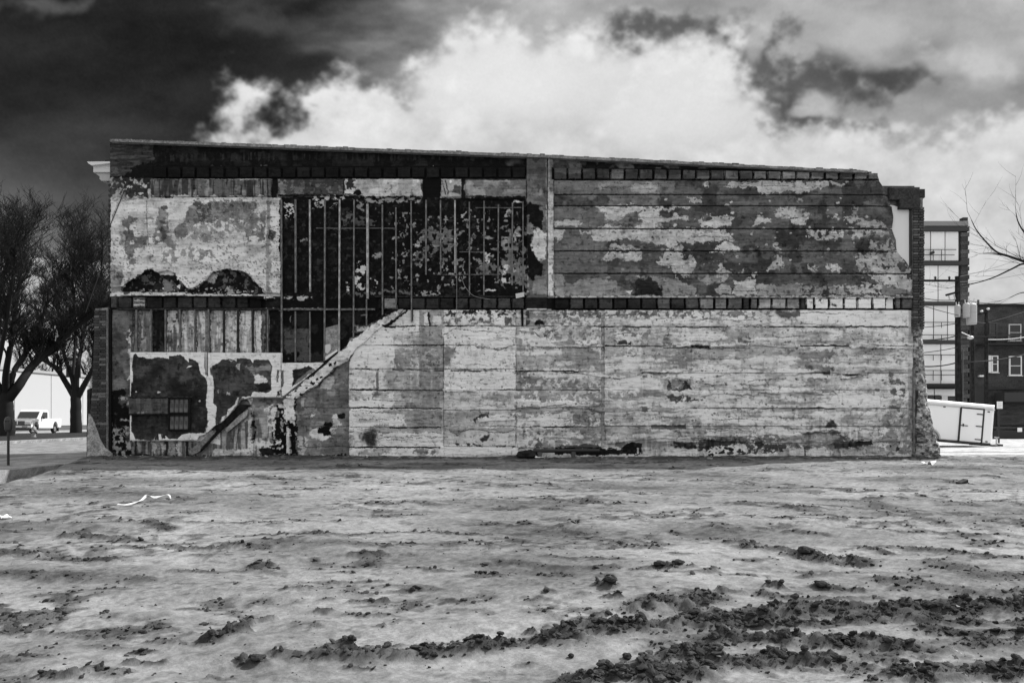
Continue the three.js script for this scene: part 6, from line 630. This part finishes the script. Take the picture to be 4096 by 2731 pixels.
{ // dark brick building at the right edge
  const d = 72.6, k = d / F, T = thing('dark_brick_building', 'dark three-storey brick building with white sash windows at the right edge', 'building', [at(4000, 1700, d)[0], -0.3, D - d]), X = (px) => (px - 4000) * k, Y = (py) => EYE + (HORIZON - py) * k + 0.3, tone = plain(0.085, 0.95, { map: tarGrain });
  part('wall', box(X(4700) - X(3882), Y(1221), 12, (X(4700) + X(3882)) / 2, Y(1221) / 2, -6.1), tone, T);
  part('coping', box(X(4702) - X(3880), 0.16, 12.3, (X(4702) + X(3880)) / 2, Y(1219), -6, 0.02), plain(0.03), T);
  part('vent_pipe', bar([X(3928), Y(1221), -0.5], [X(3928), Y(1196), -0.5], 0.1, 0.1, 10), plain(0.12), T); part('string_course', box(X(4700) - X(3900), 0.1, 0.16, (X(4700) + X(3900)) / 2, Y(1555), -0.03), plain(0.05), T);
  const win = (x0, x1, y0, y1, v, label) => { const w = (x1 - x0) * k, h = (y1 - y0) * k, f = part('window', merged([box(w, 0.1, 0.14, X((x0 + x1) / 2), Y(y0) - 0.05, 0), box(w, 0.1, 0.14, X((x0 + x1) / 2), Y(y1) + 0.05, 0), box(0.1, h - 0.2, 0.14, X(x0) + 0.05, (Y(y0) + Y(y1)) / 2, 0), box(0.1, h - 0.2, 0.14, X(x1) - 0.05, (Y(y0) + Y(y1)) / 2, 0), box(w - 0.2, 0.06, 0.1, X((x0 + x1) / 2), (Y(y0) + Y(y1)) / 2, 0)]), plain(v, 0.6), T); part('pane', box(w - 0.16, h / 2 - 0.1, 0.03, X((x0 + x1) / 2), (Y(y0) * 3 + Y(y1)) / 4, -0.01), M2.glass, f); part('pane', box(w - 0.16, h / 2 - 0.1, 0.03, X((x0 + x1) / 2), (Y(y0) + Y(y1) * 3) / 4, -0.01), M2.glass, f); part('sill', box(w + 0.16, 0.08, 0.22, X((x0 + x1) / 2), Y(y1) - 0.03, 0.02), plain(v * 0.7), f); };
  win(3968, 3994, 1422, 1490, 0.75); win(4038, 4088, 1424, 1502, 0.8); win(4036, 4086, 1296, 1364, 0.45); win(3958, 3990, 1290, 1358, 0.05); win(4190, 4240, 1296, 1364, 0.4); win(4190, 4240, 1424, 1502, 0.7); part('shutter', box(12 * k, 70 * k, 0.1, X(3961), Y(1456), 0.02, 0.01), plain(0.7, 0.6), T);
  part('doorway', box(1.0, 2.0, 0.1, X(3920), Y(1590), -0.02), M2.black, T);
  const bal = part('balcony', box(X(4300) - X(3908), 0.12, 1.2, (X(4300) + X(3908)) / 2, Y(1380), 0.55), plain(0.04), T); for (let i = 0; i < 16; i++) part('baluster', bar([X(3910 + i * 25), Y(1380), 1.1], [X(3910 + i * 25), Y(1344), 1.1], 0.025, 0.025, 5), plain(0.05), bal); part('handrail', bar([X(3908), Y(1344), 1.1], [X(4300), Y(1344), 1.1], 0.03, 0.03, 5), plain(0.05), bal);
  part('awning', box(X(4400) - X(3985), 0.9, 1.4, (X(4400) + X(3985)) / 2, Y(1590), 0.6), plain(0.06, 0.9), T); part('canopy_edge', box(X(4400) - X(3985), 0.18, 0.1, (X(4400) + X(3985)) / 2, Y(1612), 1.32), plain(0.02), T);
  part('shop_front', box(X(4400) - X(3990), Y(1615) - Y(1700), 0.1, (X(4400) + X(3990)) / 2, (Y(1615) + Y(1700)) / 2, -0.01), plain(0.12, 0.8, { map: tarGrain }), T); part('floodlight', box(0.42, 0.16, 0.3, X(3922), Y(1504), 0.15), plain(0.75), T);
}
{ // long dark low wall in front of it
  const d = 48, k = d / F, [x, , z] = at(4060, 1715, d), T = thing('low_wall', 'low dark wall with a rail at the far side of the yard', 'wall', [x, -0.25, z]); part('wall', box(8, 0.55, 0.3, 2.7, 0.27, 0, 0.02), plain(0.04, 0.9), T); part('rail', box(8, 0.08, 0.1, 2.7, 0.75, 0), plain(0.06), T); for (const xx of [-1.1, 1, 3, 5]) part('rail_post', box(0.08, 0.25, 0.08, xx, 0.62, 0), plain(0.06), T); part('notice', box(0.28, 0.25, 0.03, (4074 - 4060) * k, 0.62, 0.17), M2.white, T);
}
// ---------------------------------------------------------------- cargo trailer
{
  const d = 35, k = d / F, T = thing('cargo_trailer', 'white enclosed cargo trailer with a black-framed side door, nose down', 'trailer', [at(3850, 1790, d)[0], -0.2, D - d], 0.05), tilt = -0.085, S = (g) => g.translate(0, -0.98, 0).rotateZ(tilt).translate(0, 0.98, 0), w = 3.3;
  const P = (name, g, m, parent = T) => part(name, S(g), m, parent);
  P('body', box(w, 1.62, 1.7, -0.2, 1.06, -0.85, 0.05), new THREE.MeshPhysicalMaterial({ color: grey(0.85), roughness: 0.4, clearcoat: 0.3 }), T);
  P('roof', box(w + 0.06, 0.2, 1.76, -0.2, 1.93, -0.85, 0.07), plain(0.86, 0.45)); P('roof_trim', box(w + 0.04, 0.05, 1.78, -0.2, 1.8, -0.85, 0.01), plain(0.45, 0.5)); P('bottom_rail', box(w - 0.05, 0.08, 1.72, -0.2, 0.22, -0.85, 0.01), M2.black);
  const dx = 0.42, door = P('door', box(1.0, 1.48, 0.05, dx, 1.02, 0.01, 0.01), plain(0.84, 0.45));
  for (const [bw, bh, x, y] of [[1.14, 0.06, dx, 1.79], [0.07, 1.54, dx - 0.54, 1.02], [0.07, 1.54, dx + 0.54, 1.02]]) P('door_frame', box(bw, bh, 0.06, x, y, 0.02, 0.01), M2.black); for (const y of [0.4, 1.0, 1.55]) P('hinge', box(0.3, 0.045, 0.03, dx + 0.36, y, 0.045), M2.black, door); P('latch', box(0.32, 0.035, 0.04, dx - 0.34, 0.98, 0.05), M2.black, door); P('latch', box(0.04, 0.12, 0.05, dx - 0.4, 1.0, 0.055), M2.black, door);
  for (const [x, y] of [[1.2, 1.7], [1.2, 0.34], [-0.9, 1.75]]) P('marker_lamp', box(0.1, 0.05, 0.03, x, y, 0.01), plain(0.06));
  P('front_cap', box(0.12, 1.55, 1.6, w / 2 - 0.19, 1.04, -0.85, 0.05), plain(0.8, 0.4));
  const tg = P('tongue', merged([bar([1.4, 0.2, -0.2], [2.35, 0.22, -0.85], 0.05), bar([1.4, 0.2, -1.5], [2.35, 0.22, -0.85], 0.05), box(0.3, 0.14, 0.16, 2.42, 0.24, -0.85, 0.02)]), M2.black); P('jack', merged([bar([2.2, 0.02, -0.75], [2.2, 0.62, -0.75], 0.035), box(0.18, 0.05, 0.1, 2.2, 0.6, -0.75), bar([2.2, -0.02, -0.75], [2.2, 0.06, -0.75], 0.09, 0.06)]), M2.zinc, tg);
  const wl = wheel(T, 0, 0, 0, 0.34, 0.22); wl.rotation.y = Math.PI / 2; wl.position.set(-1.55, 0.34, 0.02); const fd = new THREE.TorusGeometry(0.46, 0.06, 8, 20, Math.PI); part('fender', fd.translate(-1.55, 0.36, 0.04), M2.zinc, T);
}
// ---------------------------------------------------------------- poles, wires, sign
const poleWood = plain(0.06, 0.95, { map: M.wood.map });
{
  const d = 46, k = d / F, T = thing('utility_pole', 'tall utility pole carrying crossarm and transformer cans behind the trailer', 'utility pole', [at(3837, 1700, d)[0], -0.25, D - d], 0, 'utility poles'), X = (px) => (px - 3837) * k, Y = (py) => EYE + (HORIZON - py) * k + 0.25;
  part('pole', bar([0, 0, 0], [X(3832), Y(1105), 0], 0.2, 0.14, 12), poleWood, T);
  const ca = part('crossarm', box(X(3832) - X(3640), 0.12, 0.1, (X(3640) + X(3832)) / 2, Y(1124), 0.14), poleWood, T); for (const x of [3660, 3738, 3794]) part('insulator', merged([bar([X(x), Y(1122), 0.14], [X(x), Y(1113), 0.14], 0.05, 0.06, 8), new THREE.SphereGeometry(0.075, 8, 6).translate(X(x), Y(1111), 0.14)]), M2.black, ca);
  const cb = part('crossarm', bar([X(3780), Y(1182), 0.14], [X(3832), Y(1168), 0.14], 0.07), poleWood, T); for (const x of [3790, 3812]) part('insulator', bar([X(x), Y(1180), 0.14], [X(x + 6), Y(1200), 0.14], 0.04), plain(0.5, 0.3), cb);
  const can = new THREE.LatheGeometry([[0.001, -0.62], [0.26, -0.62], [0.27, -0.5], [0.27, 0.45], [0.24, 0.5], [0.1, 0.58], [0.001, 0.6]].map(([a, b]) => new THREE.Vector2(a, b)), 20); for (const [x, y, s, z] of [[3876, 1256, 1.05, 0.3], [3850, 1244, 0.72, 0.45], [3816, 1246, 0.6, 0.4]]) { const t = part('transformer', can.clone().scale(s, s, s).translate(X(x), Y(y), z), plain(0.38, 0.5), T); for (const o of [-0.1, 0.12]) part('bushing', bar([X(x) + o * s, Y(y) + 0.52 * s, z], [X(x) + o * s * 1.3, Y(y) + 0.85 * s, z], 0.035, 0.025, 8), plain(0.5, 0.3), t); }
  part('street_light_arm', merged([bar([0.1, Y(1330), 0.1], [0.45, Y(1345), 0.3], 0.03), new THREE.SphereGeometry(0.16, 12, 8).scale(1.2, 0.7, 1).translate(0.5, Y(1352), 0.32)]), plain(0.55, 0.4), T); part('cable_guard', bar([0.18, 0.2, 0.1], [0.18, Y(1400), 0.1], 0.035), plain(0.1), T);
}
for (const [px, d, top, label] of [[3893, 54, 1290, 'plain dark utility pole between the transformer pole and the brick building'], [3947, 50, 1238, 'slim utility pole with a short arm before the brick building']]) {
  const k = d / F, T = thing('utility_pole', label, 'utility pole', [at(px, 1700, d)[0], -0.25, D - d], 0, 'utility poles'), Y = (py) => EYE + (HORIZON - py) * k + 0.25; part('pole', bar([0, 0, 0], [0, Y(top), 0], 0.16, 0.1, 10), poleWood, T); if (px > 3900) { const a = part('crossarm', bar([-55 * k, Y(1262), 0.1], [0, Y(1248), 0.1], 0.06), poleWood, T); for (const [x, y] of [[-22, 1246], [4, 1236]]) part('insulator', new THREE.SphereGeometry(0.09, 10, 8).scale(1.1, 0.9, 1).translate(x * k, Y(y), 0.1), plain(0.7, 0.3), a); }
}
function wire(label, radius, tone, sag, ...pts) { const V = pts.map((p) => new THREE.Vector3(...at(...p))), c = []; for (let i = 0; i + 1 < V.length; i++) for (let s = 0; s < 12; s++) { const t = s / 12, q = V[i].clone().lerp(V[i + 1], t); q.y -= 4 * sag * t * (1 - t); c.push(q); } c.push(V[V.length - 1]); single('power_line', new THREE.TubeGeometry(new THREE.CatmullRomCurve3(c), c.length * 2, radius, 5), plain(tone, 0.8), label, 'wire', 'overhead wires'); }
wire('wire running from the transformer pole across to the right edge above the brick roof', 0.022, 0.05, 0.35, [3560, 1140, 42], [3840, 1196, 46], [4200, 1190, 50]);
wire('upper of two dark cables slung low to the right across the brick building', 0.035, 0.03, 0.3, [3560, 1338, 42], [3837, 1340, 46], [4200, 1308, 50]);
wire('lower of two dark cables slung low to the right across the brick building', 0.04, 0.03, 0.3, [3560, 1442, 42], [3837, 1448, 46], [4220, 1380, 50]);
wire('pale wire crossing before the sash windows of the brick building', 0.03, 0.55, 0.2, [3947, 1358, 50], [4220, 1320, 53]);
wire('wire slanting down left from the slim pole to the transformer pole', 0.02, 0.05, 0.1, [3560, 1175, 42], [3875, 1270, 46], [3947, 1292, 50], [4220, 1200, 54]);
wire('thin wire at head height of the trailer roof, left of the pole', 0.025, 0.05, 0.1, [3560, 1418, 42], [3837, 1388, 46]);
wire('wire ending on the pole just above the lowest cables', 0.025, 0.05, 0.1, [3560, 1312, 42], [3837, 1292, 46]);
wire('faint wire rising to the right across the cloud above the brick roof', 0.014, 0.12, 0.4, [3832, 1108, 46], [4300, 930, 62]); wire('second faint wire rising to the right across the cloud, lower', 0.014, 0.12, 0.4, [3832, 1128, 46], [4300, 1030, 62]);
{ const d = 40, k = d / F, T = thing('road_sign', 'small white lettered sign on a dark post right of the trailer', 'sign', [at(3999, 1720, d)[0], -0.2, D - d]), y = EYE + (HORIZON - 1620) * k + 0.2, c = document.createElement('canvas'); c.width = 128; c.height = 160; const q = c.getContext('2d'); q.fillStyle = '#e6e6e6'; q.fillRect(0, 0, 128, 160); q.fillStyle = '#9a9a9a'; for (const [a, b, yy] of [[24, 100, 30], [16, 112, 66], [20, 104, 96], [18, 110, 136]]) for (let x = a; x < b; x += 15) q.fillRect(x, yy, 10, 12); const t = new THREE.CanvasTexture(c); t.colorSpace = THREE.SRGBColorSpace; part('plate', box(0.3, 0.37, 0.015, 0, y, 0.04, 0.003), M2.white, T); part('lettering', new THREE.PlaneGeometry(0.27, 0.34).translate(0, y, 0.051), new THREE.MeshStandardMaterial({ map: t, roughness: 0.6 }), T); part('post', box(0.07, y - 0.1, 0.05, -0.02, (y - 0.1) / 2, 0), M.iron, T); }
{ // bare tree standing outside the right edge, its branches reach into the sky
  const Q = (px, py, dd = 0) => at(px, py, 30 + dd), f = [at(4560, 1700, 30)[0], -0.25, D - 30];
  tree('bare_tree', 'bare tree at the right edge, thin branches reaching over the yard', f, [[0.24, 0.17, -1, [f[0], -0.4, f[2]], Q(4556, 1600), Q(4548, 1450), Q(4540, 1330)], [0.07, 0.012, 1, Q(4540, 1340), Q(4350, 1160), Q(4200, 1080), Q(4096, 1045), Q(4030, 1022), Q(3990, 1008), Q(3940, 960), Q(3905, 915), Q(3888, 880)], [0.03, 0.008, 1, Q(4100, 1046), Q(4020, 1022), Q(3960, 1012), Q(3925, 1014)], [0.06, 0.01, 1, Q(4540, 1345), Q(4320, 1180), Q(4150, 1070), Q(4096, 1055), Q(4050, 1075), Q(3970, 1112), Q(3880, 1138), Q(3840, 1146)], [0.06, 0.012, 1, Q(4545, 1360), Q(4400, 1150), Q(4250, 1020), Q(4110, 940), Q(4074, 885), Q(4066, 850)], [0.1, 0.03, 2, Q(4540, 1330), Q(4560, 1150), Q(4500, 950), Q(4480, 800)], [0.045, 0.009, 1, Q(4540, 1340), Q(4330, 1260), Q(4180, 1190), Q(4096, 1170), Q(4040, 1190)]], 88, { rise: 0.1, leaf: 1.1, thin: 0.7 });
}

// ---------------------------------------------------------------- debris lying about
{
  const ribbon = (name, label, category, pts, width, v) => { const top = [], n = 26, P = new THREE.CatmullRomCurve3(pts.map(([px, py, up]) => { const [x, z] = G(px, py); return new THREE.Vector3(x, level(x, z) + up, z); })).getPoints(n), pos = [], idx = []; P.forEach((p, k) => { const w = width * (0.6 + 0.8 * noise(k * 0.5, 6)), tw = (noise(k * 0.3, 2) - 0.5) * 1.4; for (const [a, b] of [[-1, 0], [1, 0], [1, 1], [-1, 1]]) pos.push(p.x, p.y + a * w * Math.sin(tw) * 0.5 + b * 0.006, p.z + a * w * Math.cos(tw) * 0.5); if (k) for (let s = 0; s < 4; s++) { const A = (k - 1) * 4 + s, B = (k - 1) * 4 + (s + 1) % 4; idx.push(A, A + 4, B, B, A + 4, B + 4); } }); const g = new THREE.BufferGeometry(); g.setAttribute('position', new THREE.Float32BufferAttribute(pos, 3)); g.setIndex(idx); const ng = g.toNonIndexed(); ng.computeVertexNormals(); return single(name, ng, plain(v, 0.7), label, category); };
  ribbon('flashing_strip', 'bent white strip lying on the soil, left part of the lot', 'debris', [[468, 2020, 0.03], [500, 2022, 0.02], [560, 2008, 0.03], [590, 1998, 0.07], [620, 2000, 0.05], [668, 1994, 0.05], [682, 2002, 0.02]], 0.05, 0.6);
  ribbon('flashing_strip', 'white strip poking in at the left edge of the lot', 'debris', [[-40, 2074, 0.03], [0, 2072, 0.04], [40, 2074, 0.02]], 0.1, 0.6);
  ribbon('flashing_strip', 'white curved trim fallen against the foot of the wall', 'debris', [[2078, 1826, 0.28], [2100, 1829, 0.2], [2125, 1832, 0.1], [2150, 1836, 0.03], [2190, 1834, 0.05]], 0.14, 0.82);
  ribbon('paper_scrap', 'crumpled white scraps beside the rear corner of the wall', 'debris', [[3690, 1862, 0.05], [3715, 1860, 0.04], [3742, 1856, 0.06]], 0.2, 0.75);
  ribbon('paper_scrap', 'small white scrap by the lower right edge of the lot', 'debris', [[3826, 2624, 0.02], [3846, 2630, 0.02]], 0.03, 0.75);
  const pipe = thing('fallen_pipe', 'dark pipe lying along the foot of the wall', 'pipe', [wx(2262), level(wx(2262), 0.35), 0.33]); part('barrel', bar([wx(2132) - wx(2262), 0.19, 0.06], [wx(2392) - wx(2262), 0.2, 0], 0.055, 0.055, 14), M.iron, pipe); part('socket', bar([wx(2132) - wx(2262), 0.19, 0.06], [wx(2142) - wx(2262), 0.19, 0.06], 0.075, 0.075, 14), M.iron, pipe); part('prop', box(0.12, 0.2, 0.16, 0.2, 0.06, 0.02, 0.02), plain(0.08), pipe); part('prop', box(0.12, 0.2, 0.16, -0.75, 0.06, 0.05, 0.02), plain(0.08), pipe);
  const [bx, bz] = G(3850, 1934), brick = single('loose_brick', box(0.24, 0.07, 0.11, 0, 0, 0, 0.008), M.brick[0], 'dark brick lying tilted on the soil near the right edge', 'brick'); brick.position.set(bx, level(bx, bz) + 0.045, bz); brick.rotation.set(0.1, 0.5, 0.18);
  const [cx, cz] = G(2110, 1832), heap = single('soil_heap', (() => { const g = new THREE.SphereGeometry(1, 40, 20, 0, 6.2832, 0, Math.PI / 2), p = g.attributes.position; for (let i = 0; i < p.count; i++) { const q = 0.75 + 0.6 * (fbm(p.getX(i) * 4 + 9, p.getZ(i) * 4 + p.getY(i) * 3 + 9, 4)); p.setXYZ(i, p.getX(i) * 0.32 * q, p.getY(i) * 0.17 * q, p.getZ(i) * 0.26 * q); } g.computeVertexNormals(); return g; })(), plain(0.04, 1, { map: brickGrain }), 'small dark soil heap beside the fallen white trim', 'soil heap'); heap.position.set(cx, level(cx, cz) - 0.02, cz + 0.12);
}

renderer.render(scene, camera);
